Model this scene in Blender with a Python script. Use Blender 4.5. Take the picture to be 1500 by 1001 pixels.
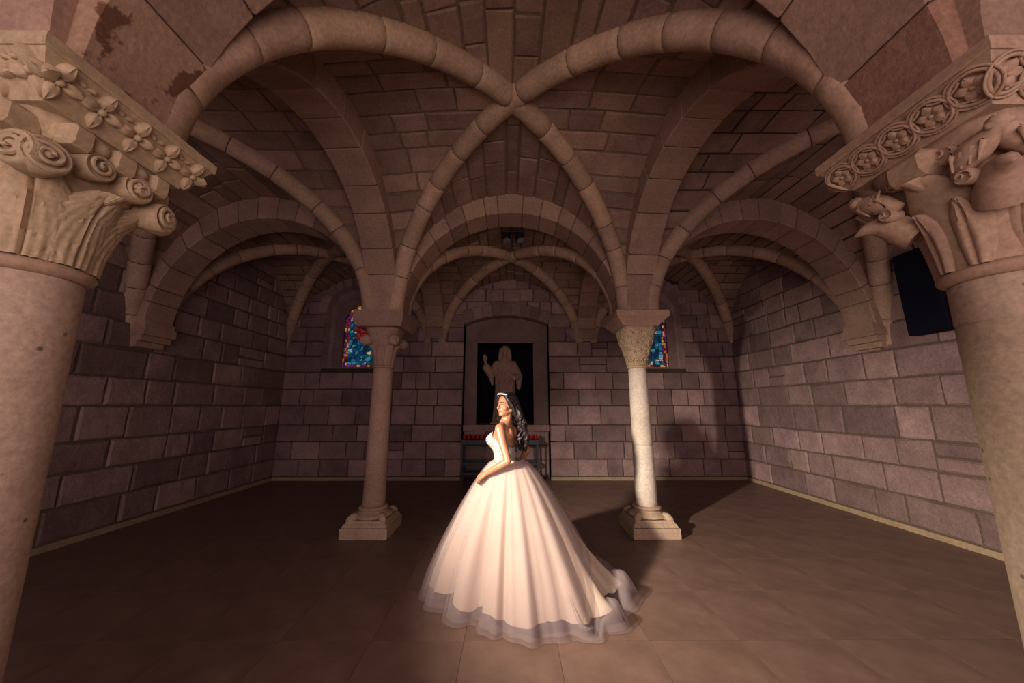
import bpy, bmesh, math, random
from mathutils import Vector, Matrix, noise
PI = math.pi
random.seed(7)
for o in list(bpy.data.objects): bpy.data.objects.remove(o)
S = bpy.context.scene
COL = S.collection

# ------------------------------------------------------------------ camera
cam_d = bpy.data.cameras.new('camera'); cam = bpy.data.objects.new('camera', cam_d); COL.objects.link(cam)
cam_d.sensor_width = 36.0; cam_d.lens = 12.0; cam_d.clip_start = 0.02
cam.location = (0.0, 0.0, 1.6)
cam.rotation_euler = (math.radians(90 + 10.65), 0, math.radians(-0.25))
S.camera = cam
# ------------------------------------------------------------------ world and lights
W = bpy.data.worlds.new('world'); S.world = W; W.use_nodes = True
bg = W.node_tree.nodes['Background']; bg.inputs[0].default_value = (0.56, 0.42, 0.58, 1); bg.inputs[1].default_value = 1.0
def area_light(name, loc, target, size, power, color, size_y=None, spread=180):
    d = bpy.data.lights.new(name, 'AREA'); d.energy = power; d.color = color; d.size = size
    if size_y: d.shape = 'RECTANGLE'; d.size_y = size_y
    d.spread = math.radians(spread)
    o = bpy.data.objects.new(name, d); COL.objects.link(o); o.location = loc
    o.rotation_euler = (Vector(target) - Vector(loc)).to_track_quat('-Z', 'Y').to_euler(); return o
def spot_light(name, loc, target, power, color, angle, blend, radius):
    d = bpy.data.lights.new(name, 'SPOT'); d.energy = power; d.color = color
    d.spot_size = math.radians(angle); d.spot_blend = blend; d.shadow_soft_size = radius
    o = bpy.data.objects.new(name, d); COL.objects.link(o); o.location = loc
    o.rotation_euler = (Vector(target) - Vector(loc)).to_track_quat('-Z', 'Y').to_euler(); return o
strobe = spot_light('photographer_strobe', (-1.27, 1.85, 1.84), (2.33, 4.1, -0.1), 830, (1.0, 0.86, 0.71), 102, 1.0, 0.05)
strobe.scale = (1.0, 0.72, 1.0)   # a flat strip beam
_sd = bpy.data.lights['photographer_strobe']; _sd.use_nodes = True   # a long-throw beam: linear decay, as from a distant focused head
_fo = _sd.node_tree.nodes.new('ShaderNodeLightFalloff'); _fo.inputs['Strength'].default_value = 0.30
_sd.node_tree.links.new(_fo.outputs['Linear'], _sd.node_tree.nodes['Emission'].inputs['Strength'])
area_light('rear_fill_light', (0, -2.3, 1.9), (0, 2.5, 2.7), 5.0, 112, (1.0, 0.75, 0.56), 2.4)  # broad warm fill lamp, added at the open end to light vault and columns
S.view_settings.view_transform = 'Standard'; S.view_settings.look = 'None'
S.view_settings.exposure = 0.0; S.view_settings.gamma = 1.0; S.view_settings.use_curve_mapping = False

# ------------------------------------------------------------------ plan of the place (metres)
CAMX = 0.0
BX = 5.22                    # side walls
YN, YF, YB = 1.31, 4.80, 7.90   # near columns, far columns, back wall
YS = -2.20                   # open end behind the camera
XN, XNR, XF = 1.94, 2.01, 1.79          # half spacing of near and far columns
ZS = 2.88                    # abacus top / springing
CROWN = 4.70
BW = 0.215                   # half width of the arch bands

# ------------------------------------------------------------------ materials
def nodes(name):
    m = bpy.data.materials.new(name); m.use_nodes = True
    nt = m.node_tree; b = nt.nodes['Principled BSDF']; return m, nt, b
def N(nt, t, **k):
    n = nt.nodes.new(t)
    for a, v in k.items(): setattr(n, a, v)
    return n
def stone_mat(name, c1, c2, scale=2.5, bump=0.35, rand=0.5, rough=0.88, pits=0.0, tint=(0.42, 0.33, 0.2), tintamt=0.35, stain=None, stainlim=0.56):
    m, nt, b = nodes(name); L = nt.links
    tc = N(nt, 'ShaderNodeTexCoord'); oi = N(nt, 'ShaderNodeObjectInfo')
    n1 = N(nt, 'ShaderNodeTexNoise'); n1.inputs['Scale'].default_value = scale; n1.inputs['Detail'].default_value = 6; n1.inputs['Roughness'].default_value = 0.62
    L.new(tc.outputs['Object'], n1.inputs['Vector'])
    r = N(nt, 'ShaderNodeValToRGB'); r.color_ramp.elements[0].position = 0.34; r.color_ramp.elements[1].position = 0.68
    r.color_ramp.elements[0].color = (*c1, 1); r.color_ramp.elements[1].color = (*c2, 1)
    L.new(n1.outputs['Fac'], r.inputs['Fac'])
    # each stone has a tint and a value of its own
    mt = N(nt, 'ShaderNodeMix', data_type='RGBA'); mt.inputs['B'].default_value = (*tint, 1)
    mm = N(nt, 'ShaderNodeMath', operation='MULTIPLY'); mm.inputs[1].default_value = tintamt
    fr = N(nt, 'ShaderNodeMath', operation='MULTIPLY'); fr.inputs[1].default_value = 37.31
    fr2 = N(nt, 'ShaderNodeMath', operation='FRACT')
    L.new(oi.outputs['Random'], fr.inputs[0]); L.new(fr.outputs[0], fr2.inputs[0]); L.new(fr2.outputs[0], mm.inputs[0])
    L.new(mm.outputs[0], mt.inputs['Factor']); L.new(r.outputs['Color'], mt.inputs['A'])
    mr = N(nt, 'ShaderNodeMapRange'); mr.inputs['To Min'].default_value = 1 - rand * 0.6; mr.inputs['To Max'].default_value = 1 + rand * 0.5
    L.new(oi.outputs['Random'], mr.inputs['Value'])
    mu = N(nt, 'ShaderNodeVectorMath', operation='SCALE'); L.new(mt.outputs['Result'], mu.inputs[0]); L.new(mr.outputs['Result'], mu.inputs['Scale'])
    out = mu.outputs[0]
    n2 = N(nt, 'ShaderNodeTexNoise'); n2.inputs['Scale'].default_value = 38; n2.inputs['Detail'].default_value = 5; n2.inputs['Roughness'].default_value = 0.7
    L.new(tc.outputs['Object'], n2.inputs['Vector'])
    sp = N(nt, 'ShaderNodeMapRange'); sp.inputs['To Min'].default_value = 0.72; sp.inputs['To Max'].default_value = 1.28; sp.inputs['From Min'].default_value = 0.25; sp.inputs['From Max'].default_value = 0.75
    L.new(n2.outputs['Fac'], sp.inputs['Value'])
    mu2 = N(nt, 'ShaderNodeVectorMath', operation='SCALE'); L.new(out, mu2.inputs[0]); L.new(sp.outputs['Result'], mu2.inputs['Scale']); out = mu2.outputs[0]
    h = n2.outputs['Fac']
    if stain:
        n4 = N(nt, 'ShaderNodeTexNoise'); n4.inputs['Scale'].default_value = 4.5; n4.inputs['Detail'].default_value = 7; n4.inputs['Roughness'].default_value = 0.6
        L.new(tc.outputs['Object'], n4.inputs['Vector'])
        rs = N(nt, 'ShaderNodeValToRGB'); rs.color_ramp.elements[0].position = stainlim; rs.color_ramp.elements[1].position = stainlim + 0.04
        L.new(n4.outputs['Fac'], rs.inputs['Fac'])
        ms = N(nt, 'ShaderNodeMix', data_type='RGBA'); ms.inputs['B'].default_value = (*stain, 1)
        L.new(rs.outputs['Color'], ms.inputs['Factor']); L.new(out, ms.inputs['A']); out = ms.outputs['Result']
    if pits:
        v = N(nt, 'ShaderNodeTexVoronoi'); v.inputs['Scale'].default_value = 9.0; v.inputs['Randomness'].default_value = 1.0
        L.new(tc.outputs['Object'], v.inputs['Vector'])
        rp = N(nt, 'ShaderNodeValToRGB'); rp.color_ramp.elements[0].position = 0.05 * pits; rp.color_ramp.elements[1].position = 0.09 * pits + 0.02
        rp.color_ramp.elements[0].color = (0.35, 0.35, 0.35, 1); rp.color_ramp.elements[1].color = (1, 1, 1, 1)
        L.new(v.outputs['Distance'], rp.inputs['Fac'])
        mp = N(nt, 'ShaderNodeMix', data_type='RGBA', blend_type='MULTIPLY'); mp.inputs['Factor'].default_value = 1
        L.new(out, mp.inputs['A']); L.new(rp.outputs['Color'], mp.inputs['B']); out = mp.outputs['Result']
    L.new(out, b.inputs['Base Color'])
    n3 = N(nt, 'ShaderNodeTexNoise'); n3.inputs['Scale'].default_value = 9; n3.inputs['Detail'].default_value = 8; n3.inputs['Roughness'].default_value = 0.65
    L.new(tc.outputs['Object'], n3.inputs['Vector'])
    bp = N(nt, 'ShaderNodeBump'); bp.inputs['Strength'].default_value = bump; bp.inputs['Distance'].default_value = 0.03
    L.new(n3.outputs['Fac'], bp.inputs['Height']); L.new(bp.outputs['Normal'], b.inputs['Normal'])
    b.inputs['Roughness'].default_value = rough; b.inputs['Specular IOR Level'].default_value = 0.25
    return m
def plain(name, c, rough=0.5, metal=0.0, emit=None, es=1.0, spec=0.5):
    m, nt, b = nodes(name); b.inputs['Base Color'].default_value = (*c, 1); b.inputs['Roughness'].default_value = rough
    b.inputs['Metallic'].default_value = metal; b.inputs['Specular IOR Level'].default_value = spec
    if emit: b.inputs['Emission Color'].default_value = (*emit, 1); b.inputs['Emission Strength'].default_value = es
    # a touch of grain so that no surface is dead flat
    tc = N(nt, 'ShaderNodeTexCoord'); n = N(nt, 'ShaderNodeTexNoise'); n.inputs['Scale'].default_value = 30
    nt.links.new(tc.outputs['Object'], n.inputs['Vector'])
    mr = N(nt, 'ShaderNodeMapRange'); mr.inputs['To Min'].default_value = max(0.0, rough - 0.08); mr.inputs['To Max'].default_value = min(1.0, rough + 0.08)
    nt.links.new(n.outputs['Fac'], mr.inputs['Value']); nt.links.new(mr.outputs['Result'], b.inputs['Roughness'])
    return m
M = {}
M['wall'] = stone_mat('wall_stone', (0.205, 0.132, 0.132), (0.335, 0.225, 0.218), 3.0, 0.8, 0.6, tint=(0.32, 0.21, 0.165))
M['vault'] = stone_mat('vault_stone', (0.205, 0.125, 0.10), (0.335, 0.215, 0.175), 3.0, 0.4, 0.45, tint=(0.30, 0.20, 0.11))
M['rib'] = stone_mat('rib_stone', (0.34, 0.22, 0.16), (0.48, 0.33, 0.245), 3.0, 0.25, 0.3, tint=(0.46, 0.33, 0.19))
M['arch'] = stone_mat('arch_stone', (0.28, 0.175, 0.135), (0.40, 0.26, 0.20), 2.4, 0.3, 0.3, tint=(0.38, 0.27, 0.17))
M['arch_stained'] = stone_mat('stained_arch_stone', (0.34, 0.21, 0.155), (0.45, 0.29, 0.21), 2.0, 0.35, 0.2, tint=(0.40, 0.28, 0.17), stain=(0.15, 0.07, 0.045), stainlim=0.52)
M['arch_ruddy'] = stone_mat('ruddy_arch_stone', (0.27, 0.145, 0.105), (0.36, 0.205, 0.15), 2.0, 0.5, 0.1, stain=(0.40, 0.25, 0.18), stainlim=0.66)
M['mortar'] = stone_mat('mortar', (0.030, 0.019, 0.017), (0.055, 0.036, 0.032), 6.0, 0.5, 0.0)
M['shaft'] = stone_mat('shaft_stone', (0.38, 0.27, 0.21), (0.50, 0.37, 0.285), 2.2, 0.22, 0.1, rough=0.75, pits=1.0)
M['shaft_pale'] = stone_mat('pale_shaft_stone', (0.56, 0.48, 0.40), (0.72, 0.63, 0.53), 3.0, 0.15, 0.1, rough=0.7)
M['carved'] = stone_mat('carved_stone', (0.44, 0.32, 0.21), (0.57, 0.43, 0.29), 3.0, 0.18, 0.08, rough=0.8)
M['carved_red'] = stone_mat('carved_red_stone', (0.36, 0.225, 0.165), (0.47, 0.31, 0.23), 3.0, 0.18, 0.08, rough=0.8)
M['base'] = stone_mat('base_stone', (0.36, 0.25, 0.18), (0.50, 0.37, 0.27), 4.0, 0.3, 0.1)
M['skirting'] = stone_mat('skirting_stone', (0.25, 0.175, 0.115), (0.34, 0.245, 0.16), 4.0, 0.2, 0.1)
M['statue'] = stone_mat('statue_stone', (0.30, 0.19, 0.15), (0.40, 0.26, 0.20), 3.0, 0.15, 0.1)
M['black'] = plain('niche_black_paint', (0.008, 0.008, 0.012), 0.9, spec=0.1)
M['iron'] = plain('dark_blue_iron', (0.012, 0.016, 0.026), 0.5)
M['speaker'] = plain('black_speaker', (0.006, 0.007, 0.016), 0.8, spec=0.1)
M['fixture'] = plain('black_fixture', (0.008, 0.008, 0.01), 0.45)
M['lens'] = plain('fixture_lens', (0.16, 0.17, 0.15), 0.2)
M['wax'] = plain('candle_wax', (0.75, 0.68, 0.60), 0.6)
M['redglass'] = plain('red_glass', (0.42, 0.012, 0.018), 0.15)
# floor: polished brown stone
def floor_mat():
    m, nt, b = nodes('floor_stone'); L = nt.links
    tc = N(nt, 'ShaderNodeTexCoord'); oi = N(nt, 'ShaderNodeObjectInfo')
    n1 = N(nt, 'ShaderNodeTexNoise'); n1.inputs['Scale'].default_value = 2.2; n1.inputs['Detail'].default_value = 9; n1.inputs['Roughness'].default_value = 0.68
    L.new(tc.outputs['Object'], n1.inputs['Vector'])
    r = N(nt, 'ShaderNodeValToRGB'); r.color_ramp.elements[0].position = 0.35; r.color_ramp.elements[1].position = 0.68
    r.color_ramp.elements[0].color = (0.135, 0.080, 0.061, 1); r.color_ramp.elements[1].color = (0.22, 0.136, 0.104, 1)
    L.new(n1.outputs['Fac'], r.inputs['Fac'])
    mr = N(nt, 'ShaderNodeMapRange'); mr.inputs['To Min'].default_value = 0.98; mr.inputs['To Max'].default_value = 1.02
    L.new(oi.outputs['Random'], mr.inputs['Value'])
    mu = N(nt, 'ShaderNodeVectorMath', operation='SCALE'); L.new(r.outputs['Color'], mu.inputs[0]); L.new(mr.outputs['Result'], mu.inputs['Scale'])
    L.new(mu.outputs[0], b.inputs['Base Color'])
    n2 = N(nt, 'ShaderNodeTexNoise'); n2.inputs['Scale'].default_value = 14; n2.inputs['Detail'].default_value = 6
    L.new(tc.outputs['Object'], n2.inputs['Vector'])
    m2 = N(nt, 'ShaderNodeMapRange'); m2.inputs['To Min'].default_value = 0.38; m2.inputs['To Max'].default_value = 0.6
    L.new(n2.outputs['Fac'], m2.inputs['Value']); L.new(m2.outputs['Result'], b.inputs['Roughness'])
    b.inputs['Specular IOR Level'].default_value = 0.3
    bp = N(nt, 'ShaderNodeBump'); bp.inputs['Strength'].default_value = 0.06; L.new(n2.outputs['Fac'], bp.inputs['Height']); L.new(bp.outputs['Normal'], b.inputs['Normal'])
    return m
M['floor'] = floor_mat()

# ------------------------------------------------------------------ mesh helpers
def mobj(name, verts, faces, mat, parent=None, smooth=False):
    me = bpy.data.meshes.new(name); me.from_pydata([tuple(v) for v in verts], [], faces); me.update()
    if mat: me.materials.append(mat)
    if smooth: me.polygons.foreach_set('use_smooth', [True] * len(me.polygons))
    o = bpy.data.objects.new(name, me); COL.objects.link(o)
    if parent: o.parent = parent
    return o
def bobj(name, bm, mat, parent=None, smooth=False):
    me = bpy.data.meshes.new(name); bmesh.ops.recalc_face_normals(bm, faces=bm.faces[:]); bm.to_mesh(me); bm.free()
    if mat: me.materials.append(mat)
    if smooth: me.polygons.foreach_set('use_smooth', [True] * len(me.polygons))
    o = bpy.data.objects.new(name, me); COL.objects.link(o)
    if parent: o.parent = parent
    return o
def empty(name, loc=(0, 0, 0), parent=None, rz=0):
    o = bpy.data.objects.new(name, None); COL.objects.link(o); o.location = loc; o.rotation_euler = (0, 0, rz); o.empty_display_size = 0.2
    if parent: o.parent = parent
    return o
def tag(o, label=None, cat=None, group=None, kind=None):
    if label: o['label'] = label
    if cat: o['category'] = cat
    if group: o['group'] = group
    if kind: o['kind'] = kind
    return o
def box(bm, x0, x1, y0, y1, z0, z1, bev=0.0):
    r = bmesh.ops.create_cube(bm, size=1.0); vs = r['verts']
    for v in vs: v.co = Vector(((x0 + x1) / 2 + v.co.x * (x1 - x0), (y0 + y1) / 2 + v.co.y * (y1 - y0), (z0 + z1) / 2 + v.co.z * (z1 - z0)))
    if bev:
        es = list({e for v in vs for e in v.link_edges}); bmesh.ops.bevel(bm, geom=es, offset=bev, segments=1, affect='EDGES')
def loft(sections, cap=True, closed=True):
    """sections: list of equal-length point loops -> verts, faces"""
    V = []; F = []; n = len(sections[0])
    for s in sections: V += list(s)
    for i in range(len(sections) - 1):
        for j in range(n if closed else n - 1):
            a = i * n + j; b = i * n + (j + 1) % n
            F.append((a, b, b + n, a + n))
    if cap:
        F.append(tuple(range(n - 1, -1, -1))); F.append(tuple(range((len(sections) - 1) * n, len(sections) * n)))
    return V, F
def lathe(profile, seg=24, cx=0, cy=0, capb=True):
    secs = [[Vector((cx + r * math.cos(2 * PI * k / seg), cy + r * math.sin(2 * PI * k / seg), z)) for k in range(seg)] for r, z in profile]
    return loft(secs, capb)
def tube_secs(path, radii, n=8, up=None):
    secs = []
    for i, p in enumerate(path):
        p = Vector(p); a = Vector(path[max(i - 1, 0)]); b = Vector(path[min(i + 1, len(path) - 1)])
        t = (b - a).normalized(); u = Vector(up) if up else Vector((0, 0, 1))
        if abs(t.dot(u)) > 0.97: u = Vector((0.3, 1, 0))
        e1 = t.cross(u).normalized(); e2 = e1.cross(t).normalized()
        r = radii[i] if isinstance(radii, (list, tuple)) else radii
        secs.append([p + e1 * (r * math.cos(2 * PI * k / n)) + e2 * (r * math.sin(2 * PI * k / n)) for k in range(n)])
    return secs
class MB:
    def __init__(s): s.V = []; s.F = []
    def add(s, V, F):
        o = len(s.V); s.V += list(V); s.F += [tuple(i + o for i in f) for f in F]; return s
    def tube(s, path, radii, n=8, up=None): return s.add(*loft(tube_secs(path, radii, n, up)))
    def lathe(s, prof, seg=24, cx=0, cy=0): return s.add(*lathe(prof, seg, cx, cy))
    def box(s, x0, x1, y0, y1, z0, z1):
        V = [(x, y, z) for z in (z0, z1) for y in (y0, y1) for x in (x0, x1)]
        return s.add([Vector(v) for v in V], [(0, 2, 3, 1), (4, 5, 7, 6), (0, 1, 5, 4), (2, 6, 7, 3), (0, 4, 6, 2), (1, 3, 7, 5)])
    def frustum(s, h0, h1, z0, z1, cx=0, cy=0):
        V = [Vector((cx + a * h0, cy + b * h0, z0)) for a, b in ((-1, -1), (1, -1), (1, 1), (-1, 1))] + [Vector((cx + a * h1, cy + b * h1, z1)) for a, b in ((-1, -1), (1, -1), (1, 1), (-1, 1))]
        return s.add(V, [(3, 2, 1, 0), (4, 5, 6, 7), (0, 1, 5, 4), (1, 2, 6, 5), (2, 3, 7, 6), (3, 0, 4, 7)])
    def build(s, name, mat, parent=None, smooth=False): return mobj(name, s.V, s.F, mat, parent, smooth)
def auto_smooth(o, deg=40):
    me = o.data
    me.polygons.foreach_set('use_smooth', [True] * len(me.polygons))
    try: me.set_sharp_from_angle(angle=math.radians(deg))
    except Exception: pass
    return o
def stone(name, G, mat, parent, na=1, nb=1, ga=0.006, gb=0.006, la=1.0, lb=1.0, proud=0.014, depth=0.03, bev=0.012, jit=0.006):
    """one masonry block on a surface: G(s,t) -> (point, normal); la, lb its lengths in metres"""
    s0, t0 = ga / la, gb / lb; bs, bt = (ga + bev) / la, (gb + bev) / lb
    bs = min(bs, 0.4); bt = min(bt, 0.4); s0 = min(s0, 0.3); t0 = min(t0, 0.3)
    V = []; F = []
    pr = proud + random.uniform(-0.6, 0.9) * jit
    tl = [random.uniform(-jit, jit) for _ in range(4)]
    for i in range(na + 1):
        for j in range(nb + 1):
            a, b = i / na, j / nb
            s = bs + (1 - 2 * bs) * a; t = bt + (1 - 2 * bt) * b
            s += random.uniform(-1, 1) * jit * 0.7 / la; t += random.uniform(-1, 1) * jit * 0.7 / lb
            p, n = G(s, t)
            lift = (tl[0] * (1 - a) + tl[1] * a) * (1 - b) + (tl[2] * (1 - a) + tl[3] * a) * b
            V.append(p + n * (pr + lift))
    idx = lambda i, j: i * (nb + 1) + j
    for i in range(na):
        for j in range(nb): F.append((idx(i, j), idx(i + 1, j), idx(i + 1, j + 1), idx(i, j + 1)))
    loop = [(i, 0) for i in range(na)] + [(na, j) for j in range(nb)] + [(i, nb) for i in range(na, 0, -1)] + [(0, j) for j in range(nb, 0, -1)]
    n = len(loop); o1 = len(V)
    for (i, j) in loop:
        s = s0 + (1 - 2 * s0) * i / na; t = t0 + (1 - 2 * t0) * j / nb
        s += random.uniform(-1, 1) * jit * 0.4 / la; t += random.uniform(-1, 1) * jit * 0.4 / lb
        p, nn = G(s, t); V.append(p + nn * (pr - bev * 0.9))
    o2 = len(V)
    for (i, j) in loop:
        p, nn = G(s0 + (1 - 2 * s0) * i / na, t0 + (1 - 2 * t0) * j / nb); V.append(p - nn * depth)
    for k in range(n):
        k2 = (k + 1) % n; a, b = idx(*loop[k]), idx(*loop[k2])
        F.append((a, o1 + k, o1 + k2, b)); F.append((o1 + k, o2 + k, o2 + k2, o1 + k2))
    return mobj(name, V, F, mat, parent)

# ================================================================== THE SETTING
# floor: slab and its large polished tiles
fl = MB(); fl.box(-BX - 0.6, BX + 0.6, YS - 0.3, YB + 1.2, -0.12, -0.004)
floor = tag(fl.build('floor', M['mortar']), 'brown polished stone tile floor', kind='structure')
T = 0.64; tiles = {}
ys = [2.704 - 0.64 * k for k in range(8, -1, -1)] + [2.704 + 0.64 * k for k in range(1, 10)]
xs = [-5.44 + T * k for k in range(18)]
def tile_mesh(w, d):
    key = (round(w, 3), round(d, 3))
    if key not in tiles:
        g = 0.0012; b = MB(); b.box(g, w - g, g, d - g, -0.004, 0.0)
        me = bpy.data.meshes.new('floor_tile'); me.from_pydata([tuple(v) for v in b.V], [], b.F); me.materials.append(M['floor']); tiles[key] = me
    return tiles[key]
for j in range(len(ys) - 1):
    y0, y1 = max(ys[j], YS), min(ys[j + 1], YB)
    if y1 <= y0: continue
    for i in range(len(xs) - 1):
        x0, x1 = max(xs[i], -BX), min(xs[i + 1], BX)
        if x1 <= x0: continue
        o = bpy.data.objects.new('floor_tile', tile_mesh(x1 - x0, y1 - y0)); COL.objects.link(o); o.parent = floor; o.location = (x0, y0, 0)

# ------------------------------------------------------------------ walls
COURSES = [0.07, 0.44, 0.81, 1.17, 1.60, 1.97, 2.36, 2.73, 3.08, 3.42, 3.74, 4.06, 4.38, 4.70, 4.98]
def wall_stones(parent, O, d, n, s0, s1, holes=(), zlim=None, wmin=0.34, wmax=0.85, mat=None, rough=1.0, skip=None):
    O, d, n = Vector(O), Vector(d), Vector(n)
    for c in range(len(COURSES) - 1):
        z0, z1 = COURSES[c], COURSES[c + 1]
        spans = [(s0, s1)]
        for (h0, h1, hz0, hz1) in holes:
            if z1 - 0.04 > hz0 and z0 + 0.04 < hz1:
                ns = []
                for a, b in spans:
                    if h1 <= a or h0 >= b: ns.append((a, b)); continue
                    if h0 > a: ns.append((a, h0))
                    if h1 < b: ns.append((h1, b))
                spans = ns
        zz0, zz1 = z0, z1
        for a, b in spans:
            x = a; cuts = [a]
            while x < b - wmin:
                w = random.uniform(wmin, wmax) * (0.8 if c > 7 else 1.0)
                if b - (x + w) < wmin * 0.7: w = b - x
                x = min(x + w, b); cuts.append(x)
            if cuts[-1] < b: cuts.append(b)
            for k in range(len(cuts) - 1):
                p, q = cuts[k], cuts[k + 1]
                if zlim and zz0 > max(zlim(p), zlim(q), zlim((p + q) / 2)) + 0.03: continue
                if skip and skip(p, q, zz0, zz1): continue
                def G(s, t, p=p, q=q): return O + d * (p + (q - p) * s) + Vector((0, 0, zz0 + (zz1 - zz0) * t)), n
                split = random.random() < 0.03
                near = rough
                if split:
                    zm = zz0 + (zz1 - zz0) * random.uniform(0.4, 0.6)
                    for (u0, u1) in ((zz0, zm), (zm, zz1)):
                        def G2(s, t, p=p, q=q, u0=u0, u1=u1): return O + d * (p + (q - p) * s) + Vector((0, 0, u0 + (u1 - u0) * t)), n
                        stone('stone', G2, mat or M['wall'], parent, 1, 1, 0.008 * near, 0.008 * near, q - p, u1 - u0, 0.018, 0.04, 0.014 * near, 0.007)
                else:
                    stone('stone', G, mat or M['wall'], parent, 2, 2, 0.008 * near, 0.008 * near, q - p, zz1 - zz0, 0.018, 0.04, 0.014 * near, 0.008 * near)

# vault bay description ------------------------------------------------
class Bay:
    def __init__(s, c00, c10, c01, c11, z00, z10, z01, z11, crown=CROWN, dome=0.0):
        s.c = {(-1, -1): Vector(c00), (1, -1): Vector(c10), (-1, 1): Vector(c01), (1, 1): Vector(c11)}
        s.z = {(-1, -1): z00, (1, -1): z10, (-1, 1): z01, (1, 1): z11}; s.crown = crown; s.dome = dome
    def plan(s, u, v):
        c = s.c
        return (c[(-1, -1)] * (1 - u) * (1 - v) + c[(1, -1)] * (1 + u) * (1 - v) + c[(-1, 1)] * (1 - u) * (1 + v) + c[(1, 1)] * (1 + u) * (1 + v)) / 4
    def pt(s, u, v, cell):
        w = u if cell in 'FB' else v
        w = max(-1, min(1, w))
        if cell == 'F': k = (1 if u > 0 else -1, -1)
        elif cell == 'B': k = (1 if u > 0 else -1, 1)
        elif cell == 'L': k = (-1, 1 if v > 0 else -1)
        else: k = (1, 1 if v > 0 else -1)
        zs = s.z[k]; z = zs + (s.crown - zs) * math.sqrt(max(0, 1 - w * w))
        m = max(abs(u), abs(v)); z += s.dome * (1 - m * m)
        p = s.plan(u, v); return Vector((p.x, p.y, z))
    def nrm(s, u, v, cell):
        e = 0.004
        a = s.pt(min(u + e, 0.9999), v, cell) - s.pt(max(u - e, -0.9999), v, cell); b = s.pt(u, min(v + e, 0.9999), cell) - s.pt(u, max(v - e, -0.9999), cell)
        n = a.cross(b)
        if n.length < 1e-12: return Vector((0, 0, -1))
        n.normalize(); c = s.plan(0, 0); mid = Vector((c.x, c.y, 2.6))
        return n if n.dot(mid - s.pt(u, v, cell)) > 0 else -n
def cell_uv(cell, w, q):
    """w across the courses (-1..1), q from the bounding arch (0) to the groin (1)"""
    e = 1 - (1 - abs(w)) * q
    return {'F': (w, -e), 'B': (w, e), 'L': (-e, w), 'R': (e, w)}[cell]
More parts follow.
